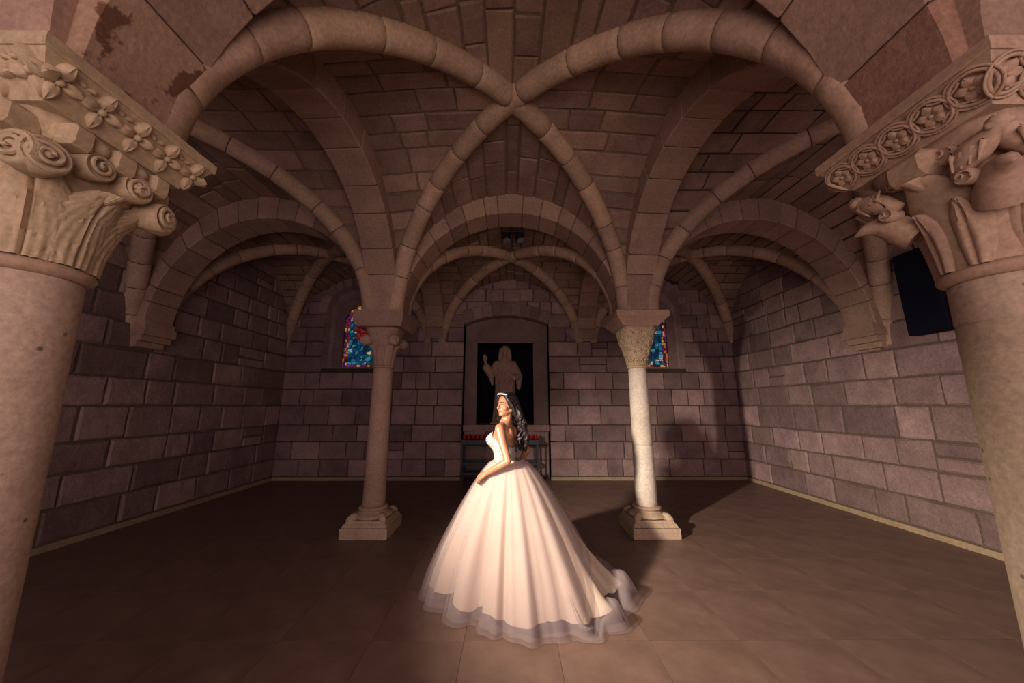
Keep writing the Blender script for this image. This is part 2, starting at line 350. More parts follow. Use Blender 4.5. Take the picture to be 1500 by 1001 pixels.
def vault(name, label, bay, stones=True, ribs=True, cells='FBLR', course=0.235, rib_r=0.115, rib_n=None, tri=None, mat=None):
    # shell of mortar, a hand's breadth of thickness is left to the arches
    V = []; F = []
    for cell in cells:
        o = len(V); na, nq = 28, 6
        for i in range(na + 1):
            w = math.sin(-PI / 2 + PI * i / na) * 0.9999
            for j in range(nq + 1):
                u, v = cell_uv(cell, w, j / nq); V.append(bay.pt(u, v, cell))
        for i in range(na):
            for j in range(nq):
                a = o + i * (nq + 1) + j; F.append((a, a + nq + 1, a + nq + 2, a + 1))
    sh = tag(mobj(name, V, F, M['mortar'] if stones else M['vault']), label, kind='structure')
    if stones:
        for cell in cells:
            # equal arc lengths give the course lines
            arc = []; tot = 0; last = None; K = 160
            for i in range(K + 1):
                w = math.sin(-PI / 2 + PI * i / K); u, v = cell_uv(cell, w, 0.0); p = bay.pt(u, v, cell)
                if last is not None: tot += (p - last).length
                arc.append((tot, w)); last = p
            nc = max(6, int(round(tot / course))); lines = []; k = 0
            wob = [0] + [random.uniform(-0.16, 0.16) for _ in range(nc - 1)] + [0]
            for c in range(nc + 1):
                tgt = tot * (c + wob[c]) / nc
                while k < K and arc[k][0] < tgt: k += 1
                lines.append(arc[k][1])
            for c in range(nc):
                w0, w1 = lines[c], lines[c + 1]
                if w1 - w0 < 1e-4: continue
                wm = (w0 + w1) / 2
                u0, v0 = cell_uv(cell, wm, 0.0); u1, v1 = cell_uv(cell, wm, 1.0)
                ln = (bay.pt(u1, v1, cell) - bay.pt(u0, v0, cell)).length
                if ln < 0.09: continue
                cuts = [0.0]; x = 0.0
                while x < ln:
                    wd = random.uniform(0.3, 0.75)
                    if ln - x - wd < 0.2: wd = ln - x
                    x += wd; cuts.append(min(1.0, x / ln))
                cuts[-1] = 1.0
                hgt = (bay.pt(*cell_uv(cell, w1, 0), cell) - bay.pt(*cell_uv(cell, w0, 0), cell)).length
                if hgt < 0.02: continue
                for q in range(len(cuts) - 1):
                    q0, q1 = cuts[q], cuts[q + 1]
                    def G(s, t, q0=q0, q1=q1):
                        w = w0 + (w1 - w0) * s; w = max(-0.9995, min(0.9995, w))
                        # stones break square to the course, only the last one is cut along the groin
                        len_m = 1 - abs(wm); len_w = 1 - abs(w)
                        def along(qq):
                            if qq >= 0.999: return 1.0
                            return min(0.98, qq * len_m / max(len_w, 1e-3))
                        qq = along(q0) + (along(q1) - along(q0)) * t
                        u, v = cell_uv(cell, w, qq); return bay.pt(u, v, cell), bay.nrm(u, v, cell)
                    stone('stone', G, mat or M['vault'], sh, 1, 1, 0.010, 0.010, hgt, max(0.05, ln * (q1 - q0)), 0.016, 0.02, 0.012, 0.007)
    if ribs:
        for sgn in (1, -1):
            path = []
            K = 220
            for i in range(K + 1):
                d = math.sin(-PI / 2 + PI * i / K); u, v = d * 0.9999, d * sgn * 0.9999
                p = bay.pt(u, v, 'F' if v < 0 else 'B'); p.z -= 0.03; path.append(p)
            L = [0]
            for i in range(K): L.append(L[-1] + (path[i + 1] - path[i]).length)
            def at(l):
                l = max(0, min(L[-1], l)); i = 0; lo, hi = 0, K
                while hi - lo > 1:
                    md = (lo + hi) // 2
                    if L[md] <= l: lo = md
                    else: hi = md
                f = (l - L[lo]) / max(1e-9, L[lo + 1] - L[lo]); return path[lo].lerp(path[lo + 1], f)
            rb = empty('rib', (0, 0, 0), sh)
            ch = path[-1] - path[0]; hor = Vector((-ch.y, ch.x, 0)).normalized()
            l = 0; tot = L[-1]
            lens = []
            while l < tot:
                w = random.uniform(0.32, 0.62)
                if tot - l - w < 0.3: w = tot - l
                lens.append((l, l + w)); l += w
            core = [at(tot * i / 40) for i in range(41)]
            mobj('rib_core', *loft(tube_secs(core, rib_r - 0.012, 10, hor)), M['mortar'], rb, True)
            for a, b in lens:
                g = 0.004; e = 0.008; ns = 7
                ls = [a + g, a + g + e] + [a + g + e + (b - a - 2 * g - 2 * e) * k / ns for k in range(1, ns)] + [b - g - e, b - g]
                rr = [rib_r - 0.008] + [rib_r] * (ns + 1) + [rib_r - 0.008]
                pts = [at(x) for x in ls]
                o = mobj('voussoir', *loft(tube_secs(pts, rr, 18, hor)), M['rib'], rb, True)
    return sh

def arch(label, Pp, Qp, zP, zQ, insP, insQ, crown_i, width=BW, n=15, mat=None, rise_out=0.14, outP=0.0, outQ=0.0, stained=(), ruddy=()):
    P, Q = Vector((*Pp, 0)), Vector((*Qp, 0)); dv = (Q - P); Ls = dv.length; d = dv.normalized(); nv = Vector((-d.y, d.x, 0))
    def sec(th, g=0.0, ch=0.014, both=0.0):
        s, c = math.sin(th), math.cos(th)
        zs = zP if s < 0 else zQ
        ci = (insP + Ls - insQ) / 2; ai = (Ls - insP - insQ) / 2 - g
        co = (-outP + Ls + outQ) / 2; ao = (Ls + outP + outQ) / 2 - g * 0.3
        pi_ = P + d * (ci + ai * s); pi_.z = zs + (crown_i - g - zs) * c
        po = P + d * (co + ao * s); po.z = zs + (crown_i + 0.30 + rise_out - zs) * c
        # vector from intrados outwards for the chamfer
        ov = (po - pi_); ov = ov.normalized() if ov.length > 1e-6 else Vector((0, 0, 1))
        w = width - (-g if False else 0) - both
        return [pi_ + nv * (w - ch), pi_ - nv * (w - ch), pi_ - nv * w + ov * ch, po - nv * w, po + nv * w, pi_ + nv * w + ov * ch]
    K = 36
    cs = [sec(-PI / 2 + PI * i / K, -0.012, 0.002, 0.012) for i in range(K + 1)]
    root = tag(mobj('arch', *loft(cs), M['mortar']), label, kind='structure')
    # joints: springers are longer blocks
    cuts = [-PI / 2]; rem = PI
    for k in range(n): cuts.append(-PI / 2 + PI * (k + 1) / n + (random.uniform(-0.22, 0.22) * PI / n if k < n - 1 else 0))
    a_e = (Ls - insP - insQ) / 2
    for k in range(n):
        t0, t1 = cuts[k], cuts[k + 1]; g = 0.004 / a_e; e = 0.010 / a_e
        if k == 0: t0 -= 0
        ths = [t0 + g, t0 + g + e, (t0 + t1) / 2, t1 - g - e, t1 - g]
        secs = [sec(ths[0], -0.008, 0.014, 0.008), sec(ths[1]), sec(ths[2]), sec(ths[3]), sec(ths[4], -0.008, 0.014, 0.008)]
        mm = M['arch_stained'] if k in stained else (M['arch_ruddy'] if k in ruddy else (mat or M['arch']))
        mobj('voussoir', *loft(secs), mm, root)
    return root

# grid lines of the plan
I = 0.17   # the web starts inside the arch bands
zw = 2.42  # springing of the ribs on the side walls
zb = 3.05  # springing of the ribs on the back wall
def cx(side, row): return side * (XN if row == 'n' else XF)
bayC = Bay((-XN + I, YN + I), (XNR - I, YN + I), (-XF + I, YF - I), (XF - I, YF - I), ZS, ZS, ZS, ZS, CROWN, 0.10)
bayFC = Bay((-XF + I, YF + I), (XF - I, YF + I), (-XF + I, YB + 0.08), (XF - I, YB + 0.08), ZS, ZS, zb, zb, CROWN - 0.10, 0.0)
bayL = Bay((-BX - 0.08, YN + I), (-XN - I, YN + I), (-BX - 0.08, YF - I), (-XF - I, YF - I), zw, ZS, zw, ZS, CROWN - 0.05, 0.0)
bayR = Bay((XNR + I, YN + I), (BX + 0.08, YN + I), (XF + I, YF - I), (BX + 0.08, YF - I), ZS, zw, ZS, zw, CROWN - 0.05, 0.0)
bayFL = Bay((-BX - 0.08, YF + I), (-XF - I, YF + I), (-BX - 0.08, YB + 0.08), (-XF - I, YB + 0.08), zw, ZS, zb - 0.3, zb, CROWN - 0.05, 0.0)
bayFR = Bay((XF + I, YF + I), (BX + 0.08, YF + I), (XF + I, YB + 0.08), (BX + 0.08, YB + 0.08), ZS, zw, zb, zb - 0.3, CROWN - 0.05, 0.0)
J = 0.08
bayN = Bay((-XN + J, YS + J), (XNR - J, YS + J), (-XN + J, YN - J), (XNR - J, YN - J), ZS, ZS, ZS, ZS, CROWN, 0.0)
bayNL = Bay((-BX - 0.08, YS + J), (-XN - J, YS + J), (-BX - 0.08, YN - J), (-XN - J, YN - J), zw, ZS, zw, ZS, CROWN - 0.05, 0.0)
bayNR = Bay((XNR + J, YS + J), (BX + 0.08, YS + J), (XNR + J, YN - J), (BX + 0.08, YN - J), ZS, zw, ZS, zw, CROWN - 0.05, 0.0)
vault('ceiling_center', 'ribbed stone vault over the bride between four columns', bayC)
vault('ceiling_back', 'ribbed stone vault in front of the statue niche', bayFC, course=0.2)
vault('ceiling_left', 'ribbed stone side vault towards the wall without speaker', bayL)
vault('ceiling_right', 'ribbed stone side vault towards the wall with black speaker', bayR)
vault('ceiling_back_left', 'dark ribbed corner vault over the fuller stained glass window', bayFL, course=0.2)
vault('ceiling_back_right', 'dark ribbed corner vault over the column shadow', bayFR, course=0.2)
vault('ceiling_front', 'ribbed stone vault of the front bay', bayN, stones=False)
vault('ceiling_front_left', 'ribbed stone vault of the front side bay by the left wall', bayNL, stones=False)
vault('ceiling_front_right', 'ribbed stone vault of the front side bay by the right wall', bayNR, stones=False)

CI = 4.40   # crown of the arch soffits
ic = 0.27
for row, Y, X, X2 in (('n', YN, XN, XNR), ('f', YF, XF, XF)):
    nm = 'front' if row == 'n' else 'far'
    arch('broad stone arch between the two %s columns' % nm, (-X, Y), (X2, Y), ZS, ZS, ic, ic, CI, n=11 if row == 'n' else 17, stained=(0,) if row == 'n' else (), ruddy=(10,) if row == 'n' else ())
    arch('broad stone arch from %s column to the wall without speaker' % nm, (-BX, Y), (-X, Y), zw + 0.28, ZS, 0.16, ic, CI - 0.1, n=17, outP=0.1)
    arch('broad stone arch from %s column to the wall with speaker' % nm, (X2, Y), (BX, Y), ZS, zw + 0.28, ic, 0.16, CI - 0.1, n=17, outQ=0.1)
for sg, nm in ((-1, 'knob-volute'), (1, 'rosette')):
    XQ = XN if sg < 0 else XNR
    arch('broad stone arch running back from the %s capital' % nm, (sg * XQ, YN), (sg * XF, YF), ZS, ZS, ic, ic, CI, n=11)
    arch('broad stone arch over the wall side of %s row' % nm, (sg * XF, YF), (sg * XF, YB), ZS, zb + 0.1, ic, 0.06, CI - 0.02, n=15, outQ=0.1)
    arch('broad stone arch of the front bay on the %s side' % nm, (sg * XQ, YS), (sg * XQ, YN), ZS, ZS, ic, ic, CI, n=11)

def corbel(x, y, nx, zt, label):
    # moulded corbel block under the arch end
    bm = MB(); n = nx
    for (z0, z1, p, w) in ((zt - 0.30, zt - 0.22, 0.10, 0.19), (zt - 0.22, zt - 0.14, 0.17, 0.21), (zt - 0.14, zt - 0.02, 0.22, 0.23)):
        bm.box(min(x - n * 0.1, x + n * p), max(x - n * 0.1, x + n * p), y - w, y + w, z0, z1)
    bm.box(min(x - n * 0.1, x + n * 0.2), max(x - n * 0.1, x + n * 0.2), y - 0.21, y + 0.21, zt - 0.02, zt + 0.06)
    o = bm.build('corbel', M['arch']); return tag(o, label, kind='structure')
for sg, nm in ((-1, 'the wall without speaker'), (1, 'the wall with speaker')):
    corbel(sg * BX, YF, -sg, zw + 0.28, 'moulded stone corbel under the far arch on ' + nm)
    corbel(sg * BX, YN, -sg, zw + 0.28, 'moulded stone corbel under the front arch on ' + nm)

# side walls -----------------------------------------------------------
def lun(bayA, edge):
    def f(sv):
        # sv is a position along Y (side wall) or X (back wall)
        best = 0
        for b, e in bayA:
            if e in 'LR':
                su = -1 if e == 'L' else 1; y0 = b.c[(su, -1)].y; y1 = b.c[(su, 1)].y
                if y0 <= sv <= y1:
                    v = (sv - y0) / (y1 - y0) * 2 - 1; best = max(best, b.pt(su, v, e).z)
            else:
                x0 = b.c[(-1, 1)].x; x1 = b.c[(1, 1)].x
                if x0 <= sv <= x1:
                    u = (sv - x0) / (x1 - x0) * 2 - 1; best = max(best, b.pt(u, 1, 'B').z)
        return best if best else 3.0
    return f
for sg, side, bays in ((-1, 'left', [(bayNL, 'L'), (bayL, 'L'), (bayFL, 'L')]), (1, 'right', [(bayNR, 'R'), (bayR, 'R'), (bayFR, 'R')])):
    w = MB(); w.box(min(sg * BX, sg * (BX + 0.4)), max(sg * BX, sg * (BX + 0.4)), YS, YB + 0.5, -0.1, 5.2)
    wl = tag(w.build('wall_' + side, M['mortar']), ('ashlar stone wall carrying the black speaker' if sg > 0 else 'ashlar stone wall with rough wide joints'), kind='structure')
    wall_stones(wl, (sg * BX, 0, 0), (0, 1, 0), (-sg, 0, 0), YS, YB, zlim=lun(bays, 'L'), rough=1.45 if sg < 0 else 1.3, wmin=0.36, wmax=0.8)
    b = MB(); b.box(min(sg * BX, sg * (BX - 0.05)), max(sg * BX, sg * (BX - 0.05)), YS, YB - 0.05, 0, 0.07)
    tag(b.build('baseboard_' + side, M['skirting']), 'low tan stone skirting along the side wall', kind='structure')

# back wall with niche and two window embrasures ------------------------
NX0, NX1, NZ = -1.09, 0.89, 3.74
NZS = 3.50
WIN = [(-3.70, 0.68, 0.44), (3.45, 0.62, 0.44)]    # centre, half opening, half glass
WZ0, WZS, WZT = 2.44, 3.80, 4.48                  # sill, springing, top of the opening
w = MB(); strips = sorted({-BX, BX, NX0, NX1, *[c - h for c, h, g in WIN], *[c + h for c, h, g in WIN]})
for a, b in zip(strips, strips[1:]):
    m = (a + b) / 2; z = [(-0.1, 5.2)]
    if NX0 < m < NX1: z = [(NZ, 5.2)]
    for c, h, g in WIN:
        if c - h < m < c + h: z = [(-0.1, WZ0), (WZT, 5.2)]
    for z0, z1 in z: w.box(a, b, YB, YB + 0.35, z0, z1)
wb = tag(w.build('wall_back', M['mortar']), 'ashlar stone wall with statue niche and two stained windows', kind='structure')
holes = [(NX0, NX1, -0.1, NZ)] + [(c - h, c + h, WZ0, WZT) for c, h, g in WIN]
wall_stones(wb, (0, YB, 0), (1, 0, 0), (0, -1, 0), -BX, BX, holes=holes, zlim=lun([(bayFL, 'B'), (bayFC, 'B'), (bayFR, 'B')], 'B'), wmin=0.3, wmax=0.75)
def spandrel(name, parent, cx_, half, zs, zt, rise, ztop, y, mat, nseg=16, th=0.06):
    """plate closing the corners over an arched head; flush with the wall"""
    V = []; F = []
    for i in range(nseg + 1):
        s = -1 + 2 * i / nseg; x = cx_ + half * s; z = zs + rise * math.sqrt(max(0, 1 - s * s)) if rise >= half * 0.7 else zs + rise * (1 - s * s)
        V += [Vector((x, y, z)), Vector((x, y, ztop)), Vector((x, y + th, z)), Vector((x, y + th, ztop))]
    for i in range(nseg):
        a = 4 * i; b = a + 4; F += [(a, b, b + 1, a + 1), (a, a + 2, b + 2, b), (a + 2, a + 3, b + 3, b + 2), (a + 1, b + 1, b + 3, a + 3)]
    return mobj(name, V, F, mat, parent)
def head_stones(parent, cx_, half, zs, rise, n, y, mat, thick=0.22, circ=True):
    for k in range(n):
        s0, s1 = k / n, (k + 1) / n
        def pt(s, r):
            if circ: a = PI * (1 - s); return Vector((cx_ + (half + r) * math.cos(a), y, zs + (rise + r) * math.sin(a)))
            x = -1 + 2 * s; return Vector((cx_ + half * x * (1 + r * 0.25), y, zs + rise * (1 - x * x) + r))
        def G(s, t): return pt(s0 + (s1 - s0) * s, thick * t), Vector((0, -1, 0))
        stone('voussoir', G, mat, parent, 1, 1, 0.005, 0.005, max(0.1, 2 * half / n), thick, 0.026, 0.03, 0.012, 0.004)
# niche
NCX = (NX0 + NX1) / 2; NH = (NX1 - NX0) / 2
spandrel('niche_head', wb, NCX, NH, NZS, NZ, NZ - NZS - 0.02, NZ + 0.02, YB - 0.012, M['wall'], th=0.36)
head_stones(wb, NCX, NH, NZS, NZ - NZS - 0.02, 9, YB - 0.012, M['wall'], 0.3, circ=False)
niche = tag(empty('trim_1', (0, 0, 0)), 'stone lined niche with black painted shrine behind the statue', kind='structure')
nk = MB()
D1 = 0.26
nk.box(NX0 - 0.1, NX0, YB, YB + D1 + 0.1, -0.05, NZ); nk.box(NX1, NX1 + 0.1, YB, YB + D1 + 0.1, -0.05, NZ)
nk.build('niche_jamb', M['wall'], niche)
# the back of the recess: a stone frame around the dark shrine
FX0, FX1, FZ0, FZ1 = -0.80, 0.545, 1.16, 3.10
for nm, (a, b, z0, z1) in dict(a=(NX0, FX0, 1.0, NZ), b=(FX1, NX1, 1.0, NZ), c=(FX0, FX1, FZ1, NZ)).items():
    q = MB(); q.box(a, b, YB + D1, YB + D1 + 0.12, z0, z1); q.build('niche_frame', M['wall'], niche)
q = MB(); q.box(NX0, NX1, YB + D1 - 0.10, YB + D1 + 0.9, 1.03, FZ0); q.build('niche_ledge', M['wall'], niche)
for c in range(3):
    z0, z1 = 0.05 + 0.33 * c, 0.05 + 0.33 * (c + 1)
    x = NX0
    while x < NX1 - 0.01:
        wd = random.uniform(0.45, 0.75); wd = wd if NX1 - x - wd > 0.3 else NX1 - x
        def G(s, t, x=x, wd=wd): return Vector((x + wd * s, YB + D1, z0 + (z1 - z0) * t)), Vector((0, -1, 0))
        stone('stone', G, M['wall'], niche, 1, 1, 0.006, 0.006, wd, 0.33, 0.0, 0.05, 0.012, 0.004); x += wd
q = MB(); q.box(NX0, NX1, YB + D1 + 0.05, YB + D1 + 0.12, -0.05, 1.1); q.build('niche_base', M['mortar'], niche)
q = MB(); y1 = YB + D1 + 0.95
q.box(FX0 - 0.08, FX0, YB + D1 + 0.02, y1, FZ0 - 0.05, FZ1 + 0.05); q.box(FX1, FX1 + 0.08, YB + D1 + 0.02, y1, FZ0 - 0.05, FZ1 + 0.05)
q.box(FX0 - 0.08, FX1 + 0.08, y1, y1 + 0.08, FZ0 - 0.05, FZ1 + 0.05); q.box(FX0 - 0.08, FX1 + 0.08, YB + D1 + 0.02, y1, FZ1, FZ1 + 0.08)
q.build('shrine_lining', M['black'], niche)
b = MB(); b.box(-BX, NX0, YB - 0.05, YB, 0, 0.07); b.box(NX1, BX, YB - 0.05, YB, 0, 0.07)
tag(b.build('baseboard_back', M['skirting']), 'low tan stone skirting along the back wall', kind='structure')

# stained glass windows
def glass_mat(name, cols, strength):
    m, nt, b = nodes(name); L = nt.links
    oi = N(nt, 'ShaderNodeObjectInfo'); r = N(nt, 'ShaderNodeValToRGB'); r.color_ramp.interpolation = 'CONSTANT'
    els = r.color_ramp.elements
    els[0].color = (*cols[0], 1); els[0].position = 0
    els[1].color = (*cols[1], 1); els[1].position = 1 / len(cols)
    for k in range(2, len(cols)): e = els.new(k / len(cols)); e.color = (*cols[k], 1)
    L.new(oi.outputs['Random'], r.inputs['Fac'])
    tc = N(nt, 'ShaderNodeTexCoord'); v = N(nt, 'ShaderNodeTexNoise'); v.inputs['Scale'].default_value = 40; L.new(tc.outputs['Object'], v.inputs['Vector'])
    mr = N(nt, 'ShaderNodeMapRange'); mr.inputs['From Min'].default_value = 0.3; mr.inputs['From Max'].default_value = 0.7; mr.inputs['To Min'].default_value = 0.3; mr.inputs['To Max'].default_value = 1.5; L.new(v.outputs['Fac'], mr.inputs['Value'])
    sc = N(nt, 'ShaderNodeVectorMath', operation='SCALE'); L.new(r.outputs['Color'], sc.inputs[0]); L.new(mr.outputs['Result'], sc.inputs['Scale'])
    L.new(sc.outputs[0], b.inputs['Base Color']); L.new(sc.outputs[0], b.inputs['Emission Color']); b.inputs['Emission Strength'].default_value = strength
    b.inputs['Roughness'].default_value = 0.2
    return m
M['g_border'] = glass_mat('stained_glass_border', [(0.30, 0.015, 0.03), (0.16, 0.03, 0.20), (0.50, 0.18, 0.03), (0.22, 0.015, 0.06), (0.06, 0.02, 0.05), (0.6, 0.40, 0.16), (0.10, 0.03, 0.16), (0.03, 0.01, 0.03)], 0.5)
M['g_blue'] = glass_mat('stained_glass_blue', [(0.008, 0.07, 0.17), (0.006, 0.03, 0.09), (0.010, 0.09, 0.12), (0.02, 0.16, 0.34), (0.004, 0.035, 0.05), (0.05, 0.26, 0.36), (0.006, 0.05, 0.14)], 0.5)
M['g_red'] = glass_mat('stained_glass_red', [(0.22, 0.012, 0.015), (0.30, 0.02, 0.02), (0.14, 0.01, 0.02)], 0.45)
M['g_pale'] = glass_mat('stained_glass_pale', [(0.55, 0.5, 0.36), (0.5, 0.35, 0.22), (0.25, 0.42, 0.5)], 0.55)
M['lead'] = plain('lead_came', (0.01, 0.01, 0.012), 0.5)
for wi, (wc, wh, wg) in enumerate(WIN):
    yg = YB + 0.45; gz0, gzs = 2.50, 3.66
    # splayed embrasure: outer opening lofted to the inner glass frame
    def outline(c, half, z0, zs, rise, y, n=14):
        pts = [Vector((c - half, y, z0))] + [Vector((c - half * math.cos(PI * k / n), y, zs + rise * math.sin(PI * k / n))) for k in range(n + 1)] + [Vector((c + half, y, z0))]
        return pts
    o0 = outline(wc, wh, WZ0, WZS, WZT - WZS - 0.02, YB - 0.015); o1 = outline(wc, wh - 0.05, WZ0, WZS, WZT - WZS - 0.07, YB + 0.14)
    o15 = outline(wc, wg + 0.1, gz0, gzs, 0.56, YB + 0.16); o2 = outline(wc, wg + 0.02, gz0, gzs, 0.46, yg + 0.02)
    V, F = loft([o0, o1, o15, o2], cap=False)
    fr = tag(mobj('window_%d' % (wi + 1), V, F, M['wall']), 'arched stained glass window in a deep stone embrasure', kind='structure')
    spandrel('window_head', fr, wc, wh, WZS, WZT, WZT - WZS - 0.02, WZT + 0.02, YB - 0.012, M['wall'], th=0.05)
    head_stones(fr, wc, wh, WZS, WZT - WZS - 0.02, 11, YB - 0.02, M['wall'], 0.2)
    back = MB(); 
    V = [Vector((wc + (p.x - wc) * 1.12, yg + 0.03, 3.2 + (p.z - 3.2) * 1.08)) for p in o2]; mobj('lead_frame', V + [v + Vector((0, 0.03, 0)) for v in V], [tuple(range(len(V)))], M['lead'], fr)
    def pane(pts, mat):
        c = sum(pts, Vector()) / len(pts); ins = [c + (p - c) * (1 - min(0.45, 0.009 / max(0.01, (p - c).length))) for p in pts]
        V = [Vector((p.x, yg + 0.012, p.z)) for p in ins] + [Vector((p.x, yg + 0.03, p.z)) for p in ins]; n = len(ins)
        F = [tuple(range(n))] + [(k, k + n, (k + 1) % n + n, (k + 1) % n) for k in range(n)]
        mobj('pane', V, F, mat, fr)
    X = lambda x, z: Vector((wc + x, 0, z))
    bw = 0.085
    for side in (-1, 1):
        for (xa, xb, nn) in ((wg, wg - 0.03, 9), (wg - 0.03, wg - 0.03 - bw * 0.5, 16), (wg - 0.03 - bw * 0.5, wg - 0.03 - bw, 16)):
            for k in range(nn):
                z0, z1 = gz0 + (gzs - gz0) * k / nn, gz0 + (gzs - gz0) * (k + 1) / nn
                pane([X(side * xa, z0), X(side * xb, z0), X(side * xb, z1), X(side * xa, z1)], M['g_border'])
    na = 14
    for k in range(na):
        a0, a1 = PI * k / na, PI * (k + 1) / na
        for (ra, rb) in ((1.0, 0.93), (0.93, 0.74)):
            e = lambda a, r: X(wg * r * math.cos(a), gzs + 0.44 * r * math.sin(a))
            pane([e(a0, ra), e(a0, rb), e(a1, rb), e(a1, ra)], M['g_border'])
    xi = wg - 0.03 - bw
    for k in range(8): pane([X(-xi + 2 * xi * k / 8, gz0), X(-xi + 2 * xi * (k + 1) / 8, gz0), X(-xi + 2 * xi * (k + 1) / 8, gz0 + 0.09), X(-xi + 2 * xi * k / 8, gz0 + 0.09)], M['g_border'])
    # the picture field: irregular blue pieces, a red pale-rimmed oval above
    nx_, nz_ = 7, 14; zt = gzs + 0.04; gp = {}
    for i in range(nx_ + 1):
        for j in range(nz_ + 1):
            jx = 0 if i in (0, nx_) else random.uniform(-0.028, 0.028); jz = 0 if j in (0, nz_) else random.uniform(-0.028, 0.028)
            gp[(i, j)] = X(-xi + 2 * xi * i / nx_ + jx, gz0 + 0.09 + (zt - gz0 - 0.09) * j / nz_ + jz)
    for i in range(nx_):
        for j in range(nz_):
            mid = (gp[(i, j)] + gp[(i + 1, j + 1)]) / 2; dx, dz = (mid.x - wc) / 0.24, (mid.z - 3.5) / 0.32
            rr = dx * dx + dz * dz
            mt = M['g_red'] if rr < 0.7 else (M['g_pale'] if rr < 1.1 and random.random() < 0.3 else (M['g_blue'] if random.random() < 0.95 else M['g_pale']))
            q = [gp[(i, j)], gp[(i + 1, j)], gp[(i + 1, j + 1)], gp[(i, j + 1)]]
            if random.random() < 0.5: pane([q[0], q[1], q[2]], mt); pane([q[0], q[2], q[3]], M['g_blue'] if mt is M['g_pale'] else mt)
            else: pane(q, mt)
    for k in range(7):
        a0, a1 = PI * k / 7, PI * (k + 1) / 7; e = lambda a, r: X(xi * r * math.cos(a), zt + 0.26 * r * math.sin(a))
        pane([X(0, zt), e(a0, 1), e(a1, 1)], M['g_blue'] if k % 2 else M['g_pale'])
# ==PART2==
# ================================================================== COLUMNS
ZN, ZA = 2.13, 2.68     # neck ring, abacus underside
def leaf(bm, ang, z0, z1, w, bell, lift=0.02, curl=0.07, grooves=0, gd=0.008, na=14, nt=18, pointed=1.0):
    """a carved leaf standing on the bell; ang its direction; edges sink into the bell"""
    V = []; F = []
    for j in range(nt + 1):
        t = j / nt; z = z0 + (z1 - z0) * min(t, 0.9) / 0.9 if t < 0.9 else z1 - (t - 0.9) * 0.35 * (z1 - z0)
        wid = w * (0.55 + 0.75 * math.sin(PI * min(1, t * 0.8 + 0.12))) * (1 - max(0, t - 0.7) / 0.3 * 0.75 * pointed)
        out = curl * max(0, (t - 0.55) / 0.45) ** 2
        for i in range(na + 1):
            a = -1 + 2 * i / na
            th = ang + a * wid / max(0.05, bell(z, ang))
            r = bell(z, th)
            g = 0
            if grooves: g = gd * (abs(math.sin(grooves * 1.6 * math.atan2(abs(a) * 0.75, 1.12 - t))) ** 0.6) - gd * (0.9 if abs(a) < 0.06 else 0)
            rr = r + lift * (1 - abs(a) ** 2.5) + out * (1 - 0.35 * a * a) + g * (1 - abs(a) ** 6) - (0.02 if abs(a) > 0.99 else 0)
            V.append(Vector((rr * math.cos(th), rr * math.sin(th), z)))
    for j in range(nt):
        for i in range(na):
            q = j * (na + 1) + i; F.append((q, q + 1, q + na + 2, q + na + 1))
    # underside of the curled tip back to the bell
    o = len(V); j = nt
    for i in range(na + 1):
        a = -1 + 2 * i / na; z = z1 - 0.06 * (z1 - z0) - 0.02; p = V[j * (na + 1) + i]; th = math.atan2(p.y, p.x); r = bell(z, th) - 0.01
        V.append(Vector((r * math.cos(th), r * math.sin(th), z - 0.03)))
    for i in range(na): q = j * (na + 1) + i; F.append((q, q + 1, o + i + 1, o + i))
    bm.add(V, F)
def frame(n):
    n = Vector(n).normalized(); u = Vector((0, 0, 1)) if abs(n.z) < 0.9 else Vector((1, 0, 0))
    e1 = u.cross(n).normalized(); e2 = n.cross(e1); return e1, e2, n
def volute(name, parent, c, n, r, mat, turns=1.8, thick=0.07, flip=1, flower=False):
    e1, e2, n = frame(n); c = Vector(c); b = MB()
    # drum behind the scroll
    secs = []
    for (rr, h) in ((r * 0.94, -thick), (r, -thick * 0.5), (r, 0.0), (r * 0.9, r * 0.10), (r * 0.78, r * 0.02), (r * 0.5, -0.002), (0.004, 0.0)):
        secs.append([c + e1 * (rr * math.cos(2 * PI * k / 20)) + e2 * (rr * math.sin(2 * PI * k / 20)) + n * h for k in range(20)])
    b.add(*loft(secs))
    path = []; rad = []
    K = 34
    for k in range(K + 1):
        t = k / K; a = flip * 2 * PI * turns * t - 0.5; rr = r * (0.82 - 0.66 * t); path.append(c + e1 * (rr * math.cos(a)) + e2 * (rr * math.sin(a)) + n * (r * 0.06 + 0.02 * t)); rad.append(r * (0.15 - 0.05 * t))
    b.tube(path, rad, 7, up=n)
    if flower:
        for k in range(6):
            a = 2 * PI * k / 6; p = c + (e1 * math.cos(a) + e2 * math.sin(a)) * r * 0.3 + n * r * 0.16
            b.tube([p - n * r * 0.2, p, p + n * r * 0.12, p + n * r * 0.2], [r * 0.17, r * 0.2, r * 0.15, r * 0.03], 8)
    b.tube([c, c + n * r * 0.26, c + n * r * 0.36], [r * 0.2, r * 0.19, r * 0.04], 10, up=e1)
    return auto_smooth(b.build(name, mat, parent), 50)
